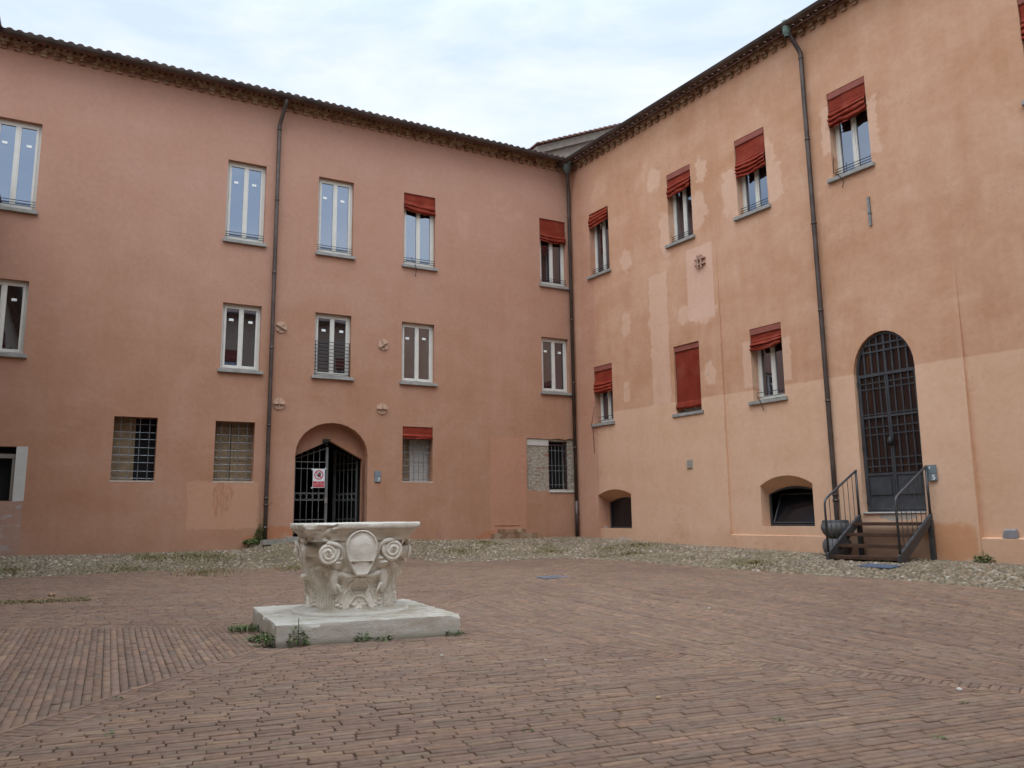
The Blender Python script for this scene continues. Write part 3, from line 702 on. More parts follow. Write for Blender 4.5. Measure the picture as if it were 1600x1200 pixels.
# thin loose cables at three sills
M_cable = plain('black_cable', (.02, .015, .015), .6)
for pts in ([(1.02, -.06, 4.45), (.98, -.09, 4.2), (.90, -.10, 3.9), (.90, -.04, 3.75), (.905, -.02, 3.1)], [(6.86, -.02, 4.0), (6.98, -.09, 3.88), (7.02, -.09, 3.8), (7.04, -.03, 3.62)], [(9.3, .0, 8.85), (9.28, -.03, 8.5), (9.45, -.09, 8.37), (9.52, -.05, 8.2), (9.46, -.03, 8.1)]):
    MB().tube(pts, .007, 5).build('cable', M_cable, wingB)
MB().tube([(-5.3, -.02, 8.5), (-5.2, -.08, 8.3), (-5.16, -.09, 8.15), (-5.17, -.03, 7.95)], .007, 5).build('cable', M_cable, wingA)
# basement windows
M_bframe = plain('cellar_frame', (.055, .052, .055), .5)
m = MB()
def arch_ring(m, x0, x1, z0, zs, za, y, t, d):
    P = arch(x0, x1, z0, zs, za); Q = arch(x0 + t, x1 - t, z0 + t, zs, za - t); n = len(P)
    m.add([(a, y, b) for a, b in P] + [(a, y, b) for a, b in Q] + [(a, y + d, b) for a, b in Q], [(k, (k + 1) % n, n + (k + 1) % n, n + k) for k in range(n)] + [(n + k, n + (k + 1) % n, 2 * n + (k + 1) % n, 2 * n + k) for k in range(n)])
def sheet(P, y, m=None):
    m = m or MB(); m.add([(a, y, b) for a, b in P], [tuple(range(len(P)))]); return m
arch_ring(m, 1.0, 2.42, .95, 1.68, 1.81, .42, .045, .03); w = m.build('cellar_window', M_bframe, wingB)
sheet(arch(.99, 2.43, .94, 1.69, 1.82), .455).build('pane', M_glass2, w)
m = MB(); arch_ring(m, 6.79, 8.19, 1.025, 1.73, 1.90, .26, .045, .04); w = m.build('cellar_window', M_bframe, wingB)
w['label'] = 'cellar window with its pane tilted open'
m = MB(); m.box(6.6, 8.4, .75, .77, .9, 2.1); m.box(6.6, 6.62, .30, .75, .9, 2.1); m.box(8.38, 8.4, .30, .75, .9, 2.1); m.box(6.6, 8.4, .30, .75, 2.1, 2.12); m.box(6.6, 8.4, .30, .75, .88, .9); m.build('interior', M_dark, w)
c4 = ((6.86, .30, 1.10), (8.13, .30, 1.10), (8.13, .60, 1.74), (6.86, .60, 1.74))
m = MB(); [m.tube([c4[i], c4[(i + 1) % 4]], .020, 6) for i in range(4)]; m.build('sash', M_bframe, w)
m = MB(); m.add([(x, y + .005, z) for x, y, z in c4], [(0, 1, 2, 3)]); m.build('pane', M_glass2, w)
# downspout B, wall bar, hash anchor, vent, broken plinth hole
pb = downspout(wingB, 8.76, ZT, .50, -.10, head=True)
m = MB(); m.tube([(.34, -.32, ZT - .2), (.34, -.32, ZT - .5), (.32, -.29, ZT - .62), (.14, -.13, ZT - 1.0), (.12, -.115, ZT - 1.1), (.12, -.115, .72)], .052, 12)
z = ZT - 1.3
while z > 1.2: m.tube([(.12, -.115, z - .02), (.12, -.115, z + .02)], .060, 12); z -= 1.95
m.tube([(.12, -.115, .72), (.12, -.115, 1.75)], .058, 12)
pc = m.build('downspout', M_pipe, wingB, smooth=True); pc['label'] = 'downspout running down the inner corner'
h = MB(); h.lathe([(.05, -.60), (.07, -.54), (.125, -.49), (.14, -.26), (.145, -.12), (.03, -.115)], (.34, -.32, ZT), 14); h.build('hopper', plain('dull_zinc', (.10, .115, .11), .6, .3), pc, smooth=True)
m = MB(); m.box(9.995, 10.04, -.04, 0, 7.08, 7.70); m.box(9.985, 10.05, -.055, -.002, 7.34, 7.38); m.build('wall_anchor', M_galv, wingB)
m = MB()
for d in (-.055, .055):
    m.box(5.36 + d - .016, 5.36 + d + .016, -.085, -.002, 7.62 - .17, 7.62 + .17); m.box(5.36 - .17, 5.36 + .17, -.075, -.001, 7.62 + d * 1.3 - .016, 7.62 + d * 1.3 + .016)
m.build('wall_anchor', plain('painted_anchor', (.42, .26, .19), .85), wingB)
m = MB(); m.box(4.60, 4.78, -.075, 0, 2.45, 2.66)
for k in range(5): m.box(4.62, 4.76, -.082, -.074, 2.475 + k * .037, 2.492 + k * .037)
m.build('vent', plain('vent_grey', (.40, .36, .30), .8), wingB)
m = MB(); m.add([(11.93, -.09, .84), (12.17, -.09, .84), (12.15, -.09, .97), (11.96, -.09, .97), (11.93, .02, .84), (12.17, .02, .84), (12.15, .02, 1.0), (11.96, .02, 1.0)], [(0, 1, 2, 3), (0, 4, 7, 3), (1, 5, 6, 2), (3, 2, 6, 7)])
m.build('exposed_pipe', plain('grey_plastic_pipe', (.24, .23, .235), .6), wingB, bevel=.01)
eaves(wingB, .0, 26, ZT - .03); roof(wingB, -1.5, 26, ZT - .03, y0=-.26, drop=.15)
# arched iron and glass door
DY = .085
m = MB(); x0, x1, zb_, zs, za = 9.385, 10.635, 1.335, 4.08, 4.855
def arch_frame(m, x0, x1, z0, zs, za, y, t, d):
    P = arch(x0, x1, z0, zs, za); Q = arch(x0 + t, x1 - t, z0 + .02, zs, za - t); n = len(P)
    m.add([(a, y, b) for a, b in P] + [(a, y, b) for a, b in Q] + [(a, y + d, b) for a, b in P] + [(a, y + d, b) for a, b in Q],
          [(k, (k + 1) % n, n + (k + 1) % n, n + k) for k in range(n)] + [(n + k, n + (k + 1) % n, 3 * n + (k + 1) % n, 3 * n + k) for k in range(n)] + [(k, 2 * n + k, 2 * n + (k + 1) % n, (k + 1) % n) for k in range(n)])
arch_frame(m, 9.37, 10.65, 1.315, 4.08, 4.87, DY - .04, .045, .06)
m.box(9.41, 10.61, DY - .05, DY, 4.00, 4.06)
M_door = plain('grey_painted_iron', (.075, .078, .085), .45, .4, var=.2)
door = m.build('door', M_door, wingB)
c = 10.005
fl = MB()
def zarch(x): 
    q = (x - 10.01) / .60; return 4.08 + .76 * math.sqrt(max(0, 1 - q * q))
for k in range(1, 8):
    x = 9.41 + 1.2 * k / 8; w_ = .016 if k != 4 else .024; fl.box(x - w_, x + w_, DY - .035, DY - .012, 4.06, zarch(x) - .02)
for z in (4.50, 4.64):
    hw = .60 * math.sqrt(max(0, 1 - ((z - 4.08) / .78) ** 2)); fl.box(10.01 - hw, 10.01 + hw, DY - .045, DY - .0355, z - .016, z + .016)
fl.build('fanlight_bars', M_door, door)
for s, (a, b) in enumerate(((9.41, c - .003), (c + .003, 10.61))):
    l = MB(); l.box(a, a + .035, DY - .045, DY, 1.34, 3.995); l.box(b - .035, b, DY - .045, DY, 1.34, 3.995)
    for k in range(1, 4): x = a + (b - a) * k / 4; l.box(x - .014, x + .014, DY - .035, DY - .012, 2.08, 3.99)
    for z in (2.20, 2.36, 2.83, 2.98, 3.05 + .12, 3.75, 3.87, 3.24): l.box(a + .035, b - .035, DY - .044, DY - .036, z - .013, z + .013)
    l.box(a + .036, b - .036, DY - .042, DY - .002, 2.02, 2.07); l.box(a + .036, b - .036, DY - .047, DY - .001, 3.16, 3.205)
    l.box(a + .036, b - .036, DY - .025, DY, 1.34, 2.019)
    l.box(a + .036, b - .036, DY - .04, DY - .026, 1.345, 1.56); 
    l.box(a + .075, b - .075, DY - .045, DY - .0262, 1.64, 1.97)
    for h in (1.5, 2.6, 3.9): l.box(a - .03 if s == 0 else b, a if s == 0 else b + .03, DY - .07, DY - .02, h - .04, h + .04)
    leaf = l.build('door_leaf', M_door, door, bevel=.004)
l = MB(); l.lathe([(.0, -.02), (.05, 0), (.06, .06), (.02, .14)], (c, DY - .09, 2.62), 10); l.tube([(c - .06, DY - .08, 2.6), (c, DY - .12, 2.72), (c + .06, DY - .08, 2.6)], .014, 6); l.build('door_pull', M_iron, door, smooth=True)
def m_amber():
    t = NT('amber_door_glass'); x = t.sep(t.coord()); s_ = t.noise(1., 4, .6, sc=(9, 1, .8)); 
    c_ = t.ramp(s_, [(.42, (.024, .011, .010)), (.60, (.032, .015, .011)), (.75, (.085, .034, .012))])  # stripes of orange light painted into the pane colour
    t.set(t.b.inputs['IOR'], 1.5)
    return t.out(c_, .12, .5)
sheet(arch(9.40, 10.62, 2.05, 4.08, 4.84), DY - .008).build('door_glass', m_amber(), door)
m = MB(); m.box(9.36, 10.66, -.13, .1, 1.285, 1.312); m.build('threshold', plain('white_threshold', (.55, .52, .48), .8), wingB)

# ============================================================ other wings of the court (beside and behind the camera) and the gable behind
def side_wing(mat4, L, label, mat, seed, ZT=12.42):
    r = empty('courtyard_wing', label, 'building', mat4); hs = []; wins = []
    x = 2.0
    while x < L - 1.5:
        for (z0, z1) in (((4.9, 6.6), (8.3, 10.3)) if ZT > 12 else ((2.2, 4.0), (6.2, 8.0))): wins.append((x, x + .95, z0, z1)); hs.append((rect(x, x + .95, z0, z1), .16))
        x += 3.1
    b = facade([(0, -.3), (L, -.3), (L, ZT), (0, ZT)], hs); body(b, 0, L, 9, -.3, ZT); bm_obj(b, 'wall', mat, r)
    for i, q in enumerate(wins): window(r, *q, .16, stick=False, rail=None, blind=(q[3] - .6, .5, .02, 0) if i % 2 else None, seed=seed + i)
    eaves(r, 0, L, ZT, gutter_y=-.42); roof(r, 0, L, ZT, tiles=False)
    return r
# left wing: facade plane at u=15.72, running towards the viewer, facing the court
XL = (-XA[1] * -1, XA[0] * -1)
def frame_at(p, X):
    m = Matrix.Identity(4); m[0][0], m[1][0] = X; m[0][1], m[1][1] = (-X[1], X[0]); m[0][3], m[1][3] = p; return m
pl = wpt(MA, -15.72, -24); side_wing(frame_at((pl.x, pl.y), (-XA[1], XA[0])), 24., 'lower sand coloured wing on the left side of the court, outside the picture', plain('sand_plaster', (.42, .34, .25), .9), 200, 9.4)
pr = wpt(MBx, 23.5, 0.2); side_wing(frame_at((pr.x, pr.y), (-XA[0], -XA[1])), 19., 'tall sand coloured wing behind the camera, reflected in the window panes', plain('sand_plaster_b', (.40, .30, .215), .9), 300)
gab_b = empty('gabled_building', 'taller stone gable end with a tiled edge rising behind the roof corner', 'building', MA)
m = MB(); P = [(-.25, 11), (8.6, 11), (8.6, 14.0), (4.6, 15.6), (-.2, 13.45)]
m.add([(a, 2.0, b) for a, b in P] + [(a, 9.0, b) for a, b in P], [(0, 1, 2, 3, 4), (9, 8, 7, 6, 5), (0, 5, 6, 1), (1, 6, 7, 2), (4, 9, 5, 0)])
m.build('wall', plain('weathered_render', (.24, .205, .165), .95, var=.25, scale=2.5, bump=.4), gab_b)
m = MB()
def rake(x0, z0, x1, z1): 
    m.add([(x0, 1.86, z0), (x1, 1.86, z1), (x1, 1.86, z1 + .27), (x0, 1.86, z0 + .27), (x0, 2.1, z0), (x1, 2.1, z1), (x1, 2.1, z1 + .27), (x0, 2.1, z0 + .27)], [(0, 1, 2, 3), (0, 4, 5, 1), (1, 5, 6, 2), (2, 6, 7, 3), (3, 7, 4, 0)])
rake(-.05, 13.50, 4.6, 15.54); m.build('verge', plain('verge_stone', (.21, .18, .145), .9, var=.2), gab_b)
m = MB(); n = 22
for i in range(n):
    a = i / n; b = (i + 1) / n; x0, z0, x1, z1 = -.1 + 4.75 * a, 13.79 + 2.06 * a, -.1 + 4.75 * b + .05, 13.79 + 2.06 * b
    m.add([(x0, 1.74, z0 + .03), (x1, 1.74, z1), (x1, 9, z1), (x0, 9, z0 + .03), (x0, 1.74, z0 + .07), (x1, 1.74, z1 + .03), (x1, 9, z1 + .03), (x0, 9, z0 + .07)], [(0, 1, 2, 3), (4, 5, 6, 7), (0, 1, 5, 4), (1, 2, 6, 5), (2, 3, 7, 6), (3, 0, 4, 7)])
m.add([(4.6, 1.8, 15.86), (8.9, 1.8, 14.0), (8.9, 9, 14.0), (4.6, 9, 15.86)], [(0, 1, 2, 3)])
m.build('roof', M_tile, gab_b)

# ============================================================ GROUND
def isbrick(x, y):
    uA, sA, uB, sB = walls_uv(x, y)
    hA = np.interp(uA, [0, 3., 4.3, 5.8, 6.3, 6.5, 8.45, 8.6, 9.3, 10.6, 12, 14.2, 17], [4.4, 4.3, 3.9, 3.33, 2.0, -1, -1, 2.9, 2.8, 2.56, 2.56, 2.94, 3.0])
    wob = .03 * np.sin(uB * 5) + .02 * np.sin(uA * 7.3)
    hB = np.interp(uB, [0, 3.3, 4.5, 5.5, 26], [4.2, 4.0, 3.35, 3.0, 3.05])
    return (sA > hA + wob * (hA > 1)) & (sB > hB + wob)
def in_view(x, y, pad=1.6): return (np.abs(x) < .66 * y + pad) & (y > 2.2)
n = 220
gx = np.concatenate([[-60, -30], np.linspace(-18, 18, n), [30, 60]]); gy = np.concatenate([[-60, -20], np.linspace(-4, 26, n), [40, 60]])
X, Y = np.meshgrid(gx, gy); Z = gz(X, Y) - .016
V = np.stack([X.ravel(), Y.ravel(), Z.ravel()], 1); nx = len(gx); ny = len(gy)
I = (np.arange(ny - 1)[:, None] * nx + np.arange(nx - 1)[None]).ravel(); F = np.stack([I, I + 1, I + nx + 1, I + nx], 1)
cxm = V[F].mean(1); br = isbrick(cxm[:, 0], cxm[:, 1]) | (cxm[:, 1] < 3)
gnd = np_mesh('ground', V, F, M_dirt, smooth=True); gnd.data.materials.append(M_soil)
gnd.data.polygons.foreach_set('material_index', np.where(br, 0, 1).astype(np.int32)); tag(gnd, kind='structure')

# ---- brick paving laid in four sectors between bands that run to the corners of the court
def unit(a): return np.array([math.sin(R(a)), math.cos(R(a))])
cor = [np.array(p) for p in ((-2.5, 8.69), (-.63, 9.43), (-1.46, 11.39), (-3.39, 10.64))]      # near, right, back, left corner of the well slab
rays = [(cor[0], unit(191.2)), (cor[1], unit(126.3)), (cor[2], unit(27)), (cor[3], unit(-78.0 - 180 + 180))]
rays[3] = (cor[3], unit(258.5 + 1.5))
HB = .165
def half(p, d, side, off):   # keep points with side*(cross) >= off ; returns (n, c): n.x >= c
    nrm = np.array([d[1], -d[0]]) * side    # right-hand side normal for side=+1
    return nrm, float(nrm @ p) + off
# sector k lies between ray k and ray k+1 going anticlockwise seen from above? handled by explicit sides
sect = []
def sector(i, j, az):   # clockwise from ray i to ray j (azimuth increasing)
    (p1, d1), (p2, d2) = rays[i], rays[j]
    e = p2 - p1; e = e / np.hypot(*e)
    h = [half(p1, d1, +1, HB), half(p2, d2, -1, HB)]
    outn = np.array([-e[1], e[0]]); mid = (p1 + p2) / 2; cen = np.array([-2.0, 10.04])
    if outn @ (mid - cen) < 0: outn = -outn
    h.append((outn, float(outn @ p1) + .004))
    sect.append((h, az, (p1 + p2) / 2))
sector(1, 0, 69.0)     # near sector: from ray at 126 to ray at 191
sector(0, 3, -26.5)    # left sector 191..260
sector(3, 2, 64.5)     # back sector 260..387
sector(2, 1, -25.0)    # right sector 27..126
def clip(poly, hs):
    for nrm, c in hs:
        if len(poly) == 0: return poly
        d = poly @ nrm - c
        if (d >= 0).all(): continue
        out = []
        for a in range(len(poly)):
            b = (a + 1) % len(poly)
            if d[a] >= 0: out.append(poly[a])
            if (d[a] >= 0) != (d[b] >= 0): out.append(poly[a] + (poly[b] - poly[a]) * d[a] / (d[a] - d[b]))
        poly = np.array(out) if len(out) > 2 else np.zeros((0, 2))
    return poly
pal = np.array([(.205, .133, .098), (.188, .128, .098), (.220, .142, .100), (.248, .152, .100), (.176, .124, .098), (.252, .172, .112), (.198, .148, .108)])
pal = (pal.mean(0) * .35 + pal * .65) * np.array([1.0, .945, .90])
pw_ = np.array([.24, .22, .18, .09, .14, .05, .08])
BV, BF, BF3, BC = [], [], [], []; bcount = 0
def emit(poly, col, hz):
    global bcount
    k = len(poly)
    if k < 3: return
    z = gz(poly[:, 0], poly[:, 1]); cen = poly.mean(0); t = rng.normal(0, .008, 2)
    dz = hz + (poly - cen) @ t
    ins = poly + (cen - poly) / (np.linalg.norm(cen - poly, axis=1, keepdims=True) + 1e-6) * .004
    vv = np.concatenate([np.column_stack([ins, z + dz]), np.column_stack([poly, z + dz - .004]), np.column_stack([poly, z - .05])])
    b = bcount
    if k == 4: BF.append([b, b + 1, b + 2, b + 3])
    else: BF3.extend([[b, b + i, b + i + 1] for i in range(1, k - 1)])
    for i in range(k):
        j = (i + 1) % k; BF.append([b + i, b + k + i, b + k + j, b + j]); BF.append([b + k + i, b + 2 * k + i, b + 2 * k + j, b + k + j])
    BV.append(vv); BC.append(np.repeat(col[None], 3 * k, 0)); bcount += 3 * k
def rowbricks(origin, az, L, Wd, hs, s_rng, t_rng, gapl=.0055, gape=.011, herring=False):
    d = unit(az); nn = np.array([-d[1], d[0]])
    for r in range(int(t_rng[0] / Wd), int(t_rng[1] / Wd)):
        s = s_rng[0] + rng.uniform(0, L); rowtone = rng.normal(1, .05); tj = rng.normal(0, .0012)
        while s < s_rng[1]:
            Lb = L * rng.uniform(.88, 1.06) if rng.random() > .07 else L * rng.uniform(.45, .6)
            c_ = origin + d * (s + Lb / 2) + nn * (r * Wd + Wd / 2)
            if in_view(c_[0], c_[1]) and isbrick(c_[0], c_[1]) and all(nr @ c_ > cc - L * .6 for nr, cc in hs):
                g1_, g2_ = gapl * rng.uniform(.5, 1.3), gape * rng.uniform(.3, 1.5); a = rng.normal(0, .006)
                hl, hw_ = Lb / 2 - g2_ / 2, Wd / 2 - g1_ / 2
                dd = d + nn * a; n2 = nn - d * a
                q = np.array([c_ - dd * hl - n2 * hw_, c_ + dd * hl - n2 * hw_, c_ + dd * hl + n2 * hw_, c_ - dd * hl + n2 * hw_]) + nn * tj
                q = clip(q, hs)
                if len(q) >= 3:
                    col = pal[rng.choice(7, p=pw_)] * rowtone * rng.uniform(.90, 1.10)
                    emit(q, col, rng.normal(0, .0016))
            s += Lb
for hs, az, mid in sect:
    rowbricks(mid, az, .262, .066, hs, (-22, 22), (-22, 22))
# bands
for (p, d), outer in zip(rays, (1, 1, 1, 1)):
    az = math.degrees(math.atan2(d[0], d[1]))
    nrm = np.array([d[1], -d[0]])
    hs = [(d, float(d @ p) + .02), (nrm, float(nrm @ p) - HB + .042), (-nrm, float(-nrm @ p) - HB + .042)]
    rowbricks(p, az + 90, .262, .066, hs, (-.40, .40), (-22, 22))
    for sgn in (-1, 1):
        pc_ = p + nrm * sgn * (HB - .018)
        hs2 = [(d, float(d @ p) + .02)]
        s = 0
        while s < 20:
            c_ = pc_ + d * (s + .13)
            if in_view(*c_) and isbrick(*c_):
                q = np.array([c_ - d * .127 - nrm * .015, c_ + d * .127 - nrm * .015, c_ + d * .127 + nrm * .015, c_ - d * .127 + nrm * .015])
                emit(clip(q, hs2), pal[rng.choice(7, p=pw_)] * rng.uniform(1.1, 1.35), rng.normal(.004, .001))
            s += .262
pav = np_mesh('brick_paving', np.concatenate(BV), np.array(BF), M_paver, col=np.concatenate(BC), F3=np.array(BF3) if BF3 else None)
tag(pav, kind='structure')

# ---- cobbles
cob = []
sp_ = .082
gxs = np.arange(-16, 14, sp_); gys = np.arange(6, 25, sp_ * .86)
Xc, Yc = np.meshgrid(gxs, gys); Xc[::2] += sp_ / 2
Xc = Xc.ravel() + rng.normal(0, .021, Xc.size); Yc = Yc.ravel() + rng.normal(0, .021, Yc.size)
uA, sA, uB, sB = walls_uv(Xc, Yc)
k = (~isbrick(Xc, Yc)) & in_view(Xc, Yc, .9) & (sA > .03) & (sB > .09) & (uA < 15.6)
Xc, Yc = Xc[k], Yc[k]; uA, sA, uB, sB = walls_uv(Xc, Yc)
mossy = np.array([noise.noise(Vector((x * .7, y * .7, 3))) for x, y in zip(Xc, Yc)])
keep = rng.random(len(Xc)) > np.clip((mossy - .08) * 2.2, 0, .75); keep |= rng.random(len(Xc)) > .8
Xc, Yc, mossy = Xc[keep], Yc[keep], mossy[keep]; N = len(Xc); print('cobbles', N)
nseg = 7
ang = np.arange(nseg) * 2 * np.pi / nseg
ra = rng.uniform(.030, .050, N); rb = ra * rng.uniform(.62, .95, N); th = rng.uniform(0, np.pi, N); hh = rng.uniform(.014, .032, N)
jit = rng.uniform(.85, 1.12, (N, nseg))
rings = []
for (rs, zs) in ((1.0, -.6), (.93, .35), (.6, .9)):
    lx = ra[:, None] * np.cos(ang) * jit * rs; ly = rb[:, None] * np.sin(ang) * jit * rs
    x = Xc[:, None] + lx * np.cos(th)[:, None] - ly * np.sin(th)[:, None]; y = Yc[:, None] + lx * np.sin(th)[:, None] + ly * np.cos(th)[:, None]
    z = gz(Xc, Yc)[:, None] - .032 + hh[:, None] * zs + .018
    rings.append(np.stack([x, y, np.broadcast_to(z, x.shape)], 2))
top = np.stack([Xc, Yc, gz(Xc, Yc) - .032 + hh + .018], 1)[:, None]
Vc = np.concatenate(rings + [top], 1); per = 3 * nseg + 1
base = np.arange(N)[:, None] * per
q = []; tr = []
for r in range(2):
    for i in range(nseg):
        j = (i + 1) % nseg; q.append(np.stack([base[:, 0] + r * nseg + i, base[:, 0] + r * nseg + j, base[:, 0] + (r + 1) * nseg + j, base[:, 0] + (r + 1) * nseg + i], 1))
for i in range(nseg):
    j = (i + 1) % nseg; tr.append(np.stack([base[:, 0] + 2 * nseg + i, base[:, 0] + 2 * nseg + j, base[:, 0] + 3 * nseg], 1))
cpal = np.array([(.225, .185, .135), (.19, .155, .113), (.255, .215, .165), (.32, .28, .23), (.16, .135, .105), (.205, .15, .105), (.38, .35, .30)])
cc = np.array([1.10, 1.04, .96]) * cpal[rng.choice(7, N, p=[.27, .24, .18, .07, .12, .10, .02])] * rng.uniform(.85, 1.15, (N, 1))
cobs = np_mesh('cobbled_strip', Vc.reshape(-1, 3), np.concatenate(q), M_cobble, col=np.repeat(cc, per, 0), smooth=True, F3=np.concatenate(tr))
tag(cobs, kind='structure')

# ============================================================ WELL HEAD
slab_az = 69.5
Xs = unit(slab_az - 0.9); Ms = Matrix.Identity(4); Ms[0][0], Ms[1][0] = Xs; Ms[0][1], Ms[1][1] = -Xs[1], Xs[0]
wc_ = (np.array((-2.517, 8.720)) + np.array((-.632, 9.471)) + np.array((-1.465, 11.393)) + np.array((-3.392, 10.642))) / 4
Ms[0][3], Ms[1][3] = wc_
well = empty('stone_wellhead', 'white carved stone wellhead with shield and scrolls on a square slab', 'wellhead', Ms)
def rough_box(name, hx, hy, z0, z1, seg, amp, parent, mat, corner=None):
    bm = bmesh.new()
    bmesh.ops.create_cube(bm, size=1)
    for v in bm.verts: v.co = Vector((v.co.x * 2 * hx, v.co.y * 2 * hy, z0 if v.co.z < 0 else z1))
    bmesh.ops.bevel(bm, geom=bm.edges[:], offset=.007, segments=1, affect='EDGES')
    bmesh.ops.triangulate(bm, faces=[f for f in bm.faces if len(f.verts) > 4])
    for _ in range(seg): bmesh.ops.subdivide_edges(bm, edges=[e for e in bm.edges if e.calc_length() > .05], cuts=1, use_grid_fill=True)
    for v in bm.verts:
        c = v.co; n_ = noise.fractal(c * 5, 1., 2., 4) * amp * 1.2 + noise.noise(c * 1.3) * amp + noise.noise(c * 30) * .0015
        edge = (abs(c.x) > hx - .02) + (abs(c.y) > hy - .02) + (c.z > z1 - .02)
        chip = (max(0, noise.noise(c * 9 + Vector((3, 1, 7))) - .1) * .06 + max(0, noise.noise(c * 24) - .1) * .02) if edge >= 2 else 0
        v.co = c + c.normalized() * n_ - Vector((c.x, c.y, 0)).normalized() * chip - Vector((0, 0, chip * .7 if c.z > z1 - .05 else 0))
    me = bpy.data.meshes.new(name); bm.to_mesh(me); bm.free(); me.materials.append(mat); me.shade_smooth(); me.set_sharp_from_angle(angle=R(28))
    o = bpy.data.objects.new(name, me); COL.objects.link(o); o.parent = parent; return o
sl = rough_box('slab', 1.02, 1.038, -.1, .222, 5, .004, well, M_istria)
for v in sl.data.vertices: v.co.x -= .052 * v.co.y
# base moulding: round fillet ring with a square lug to the right
m = MB(); n = 64
def supr(a, p): return 1 / ((abs(math.cos(a)) ** p + abs(math.sin(a)) ** p) ** (1 / p))
prof = [(.70, .215), (.70, .235), (.685, .262), (.655, .275), (.60, .278), (.575, .285), (.555, .30), (.50, .30)]
vs = []
for r, z in prof:
    for k in range(n * 2):
        a = 2 * math.pi * k / (n * 2); rr = r * (1 + .0 * math.cos(a)); w_ = noise.noise(Vector((math.cos(a) * 3, math.sin(a) * 3, z * 8))) * .006
        # the ring widens to a lug on the right rear
        lug = .10 * math.exp(-((a - .5) / .35) ** 2) * (1 if r > .57 else 0)
        vs.append(((rr + w_ + lug) * math.cos(a), (rr + w_ + lug) * math.sin(a), z + w_ * .4))
N2 = n * 2
m.add(vs, [(i * N2 + k, i * N2 + (k + 1) % N2, (i + 1) * N2 + (k + 1) % N2, (i + 1) * N2 + k) for i in range(len(prof) - 1) for k in range(N2)])
m.build('base_moulding', M_istria, well, smooth=True)
# drum with carved relief.  front face looks along -Y (local); s = arc length to the right of the front centre
RD = .545; ZB, ZTp = .29, 1.10
def seg_d(px, py, ax, ay, bx, by):
    vx, vy = bx - ax, by - ay; t = np.clip(((px - ax) * vx + (py - ay) * vy) / (vx * vx + vy * vy + 1e-9), 0, 1)
    return np.hypot(px - ax - t * vx, py - ay - t * vy)
def zp(zx, zy): return ((zx - 838) / 595., .25 + (745 - zy) / 578.)
def poly_d(sx, sz, pts):
    d = None
    for (a, b) in zip(pts, pts[1:]):
        e = seg_d(sx, sz, *a, *b); d = e if d is None else np.minimum(d, e)
    return d
def ridge(d, w, h): return h * np.exp(-(d / w) ** 2)
NT_, NZ_ = 560, 230
th_ = np.arange(NT_) * 2 * np.pi / NT_ - np.pi; zz_ = np.linspace(ZB, ZTp, NZ_)
TH, ZZ = np.meshgrid(th_, zz_)
def carve(TH, ZZ):
    h = np.zeros_like(TH)
    for q in range(4):                      # four faces, q=0 front
        c0 = q * np.pi / 2; s = ((TH - c0 + np.pi) % (2 * np.pi) - np.pi) * RD
        inside = np.abs(s) < RD * np.pi / 4 + .12
        g = np.zeros_like(h)
        # lyre / urn ornament
        def R2(pts, w=.011, hh=.026): return ridge(poly_d(s, ZZ, [zp(*p) for p in pts]), w, hh)
        for sg in (1, -1):
            def mm_(pts): return [(838 + (x - 838) * sg, y) for x, y in pts]
            g = np.maximum(g, R2(mm_([(838, 520), (800, 535), (775, 560), (768, 590), (790, 625)])))
            g = np.maximum(g, R2(mm_([(768, 590), (740, 620), (722, 670), (728, 715), (760, 738), (795, 725), (805, 695), (780, 690)]), .010, .016))
            g = np.maximum(g, R2(mm_([(838, 635), (805, 645), (775, 690), (760, 720)]), .010, .022))
            g = np.maximum(g, R2(mm_([(838, 712), (822, 725), (838, 748)]), .014, .020))
            # putto: head, torso, arm holding the shield, leg
            def B2(zx, zy, rx, rz, hh):
                x_, z_ = zp(838 + (zx - 838) * sg, zy); return hh * np.exp(-(((s - x_) / rx) ** 2 + ((ZZ - z_) / rz) ** 2) ** 1.6)
            for b in ((690, 425, .055, .06, .07), (705, 395, .04, .03, .045), (670, 470, .05, .06, .05), (655, 520, .06, .07, .04), (700, 500, .05, .035, .045), (750, 515, .045, .025, .045),
                      (625, 480, .05, .05, .035), (660, 590, .045, .06, .028), (690, 640, .03, .05, .022), (640, 560, .05, .05, .03), (610, 455, .05, .03, .05)): g = np.maximum(g, B2(*b))
            g = np.maximum(g, R2(mm_([(650, 475), (700, 497), (760, 525), (820, 520)]), .020, .040))
            # garland and leaf tips
            for i in range(7):
                yy = 560 + i * 27; xx = 675 + 9 * math.sin(i * 1.7)
                g = np.maximum(g, B2(xx, yy, .022, .017, .024)); g = np.maximum(g, B2(xx + 32, yy + 12, .016, .014, .018))
            # flutes of the corner leaves
            for i, xx in enumerate((612, 592, 573, 553, 533, 514)):
                top = 480 + 12 * abs(i - 2.5); g = np.maximum(g, R2(mm_([(xx, 742), (xx - 1, 600), (xx + 4 - 2 * i, top)]), .0075, .020))
            g = np.maximum(g, R2(mm_([(520, 470), (560, 440), (610, 455), (640, 500)]), .022, .035))
            g = np.maximum(g, R2(mm_([(500, 740), (492, 600), (500, 470)]), .016, .022))
        for y in (590, 600, 611): g = np.maximum(g, R2([(785, y), (892, y)], .0045, .020))
        g = np.maximum(g, .016 * (np.hypot(s - .0, ZZ - zp(838, 668)[1]) < .012))
        h = np.maximum(h, g * inside)
    return h
H = carve(TH, ZZ)
nzv = np.array([[noise.fractal(Vector((math.cos(t) * 4, math.sin(t) * 4, z * 4)), 1., 2.1, 5) for t in th_] for z in zz_[::2]])
nzv = np.repeat(nzv, 2, 0)[:NZ_]
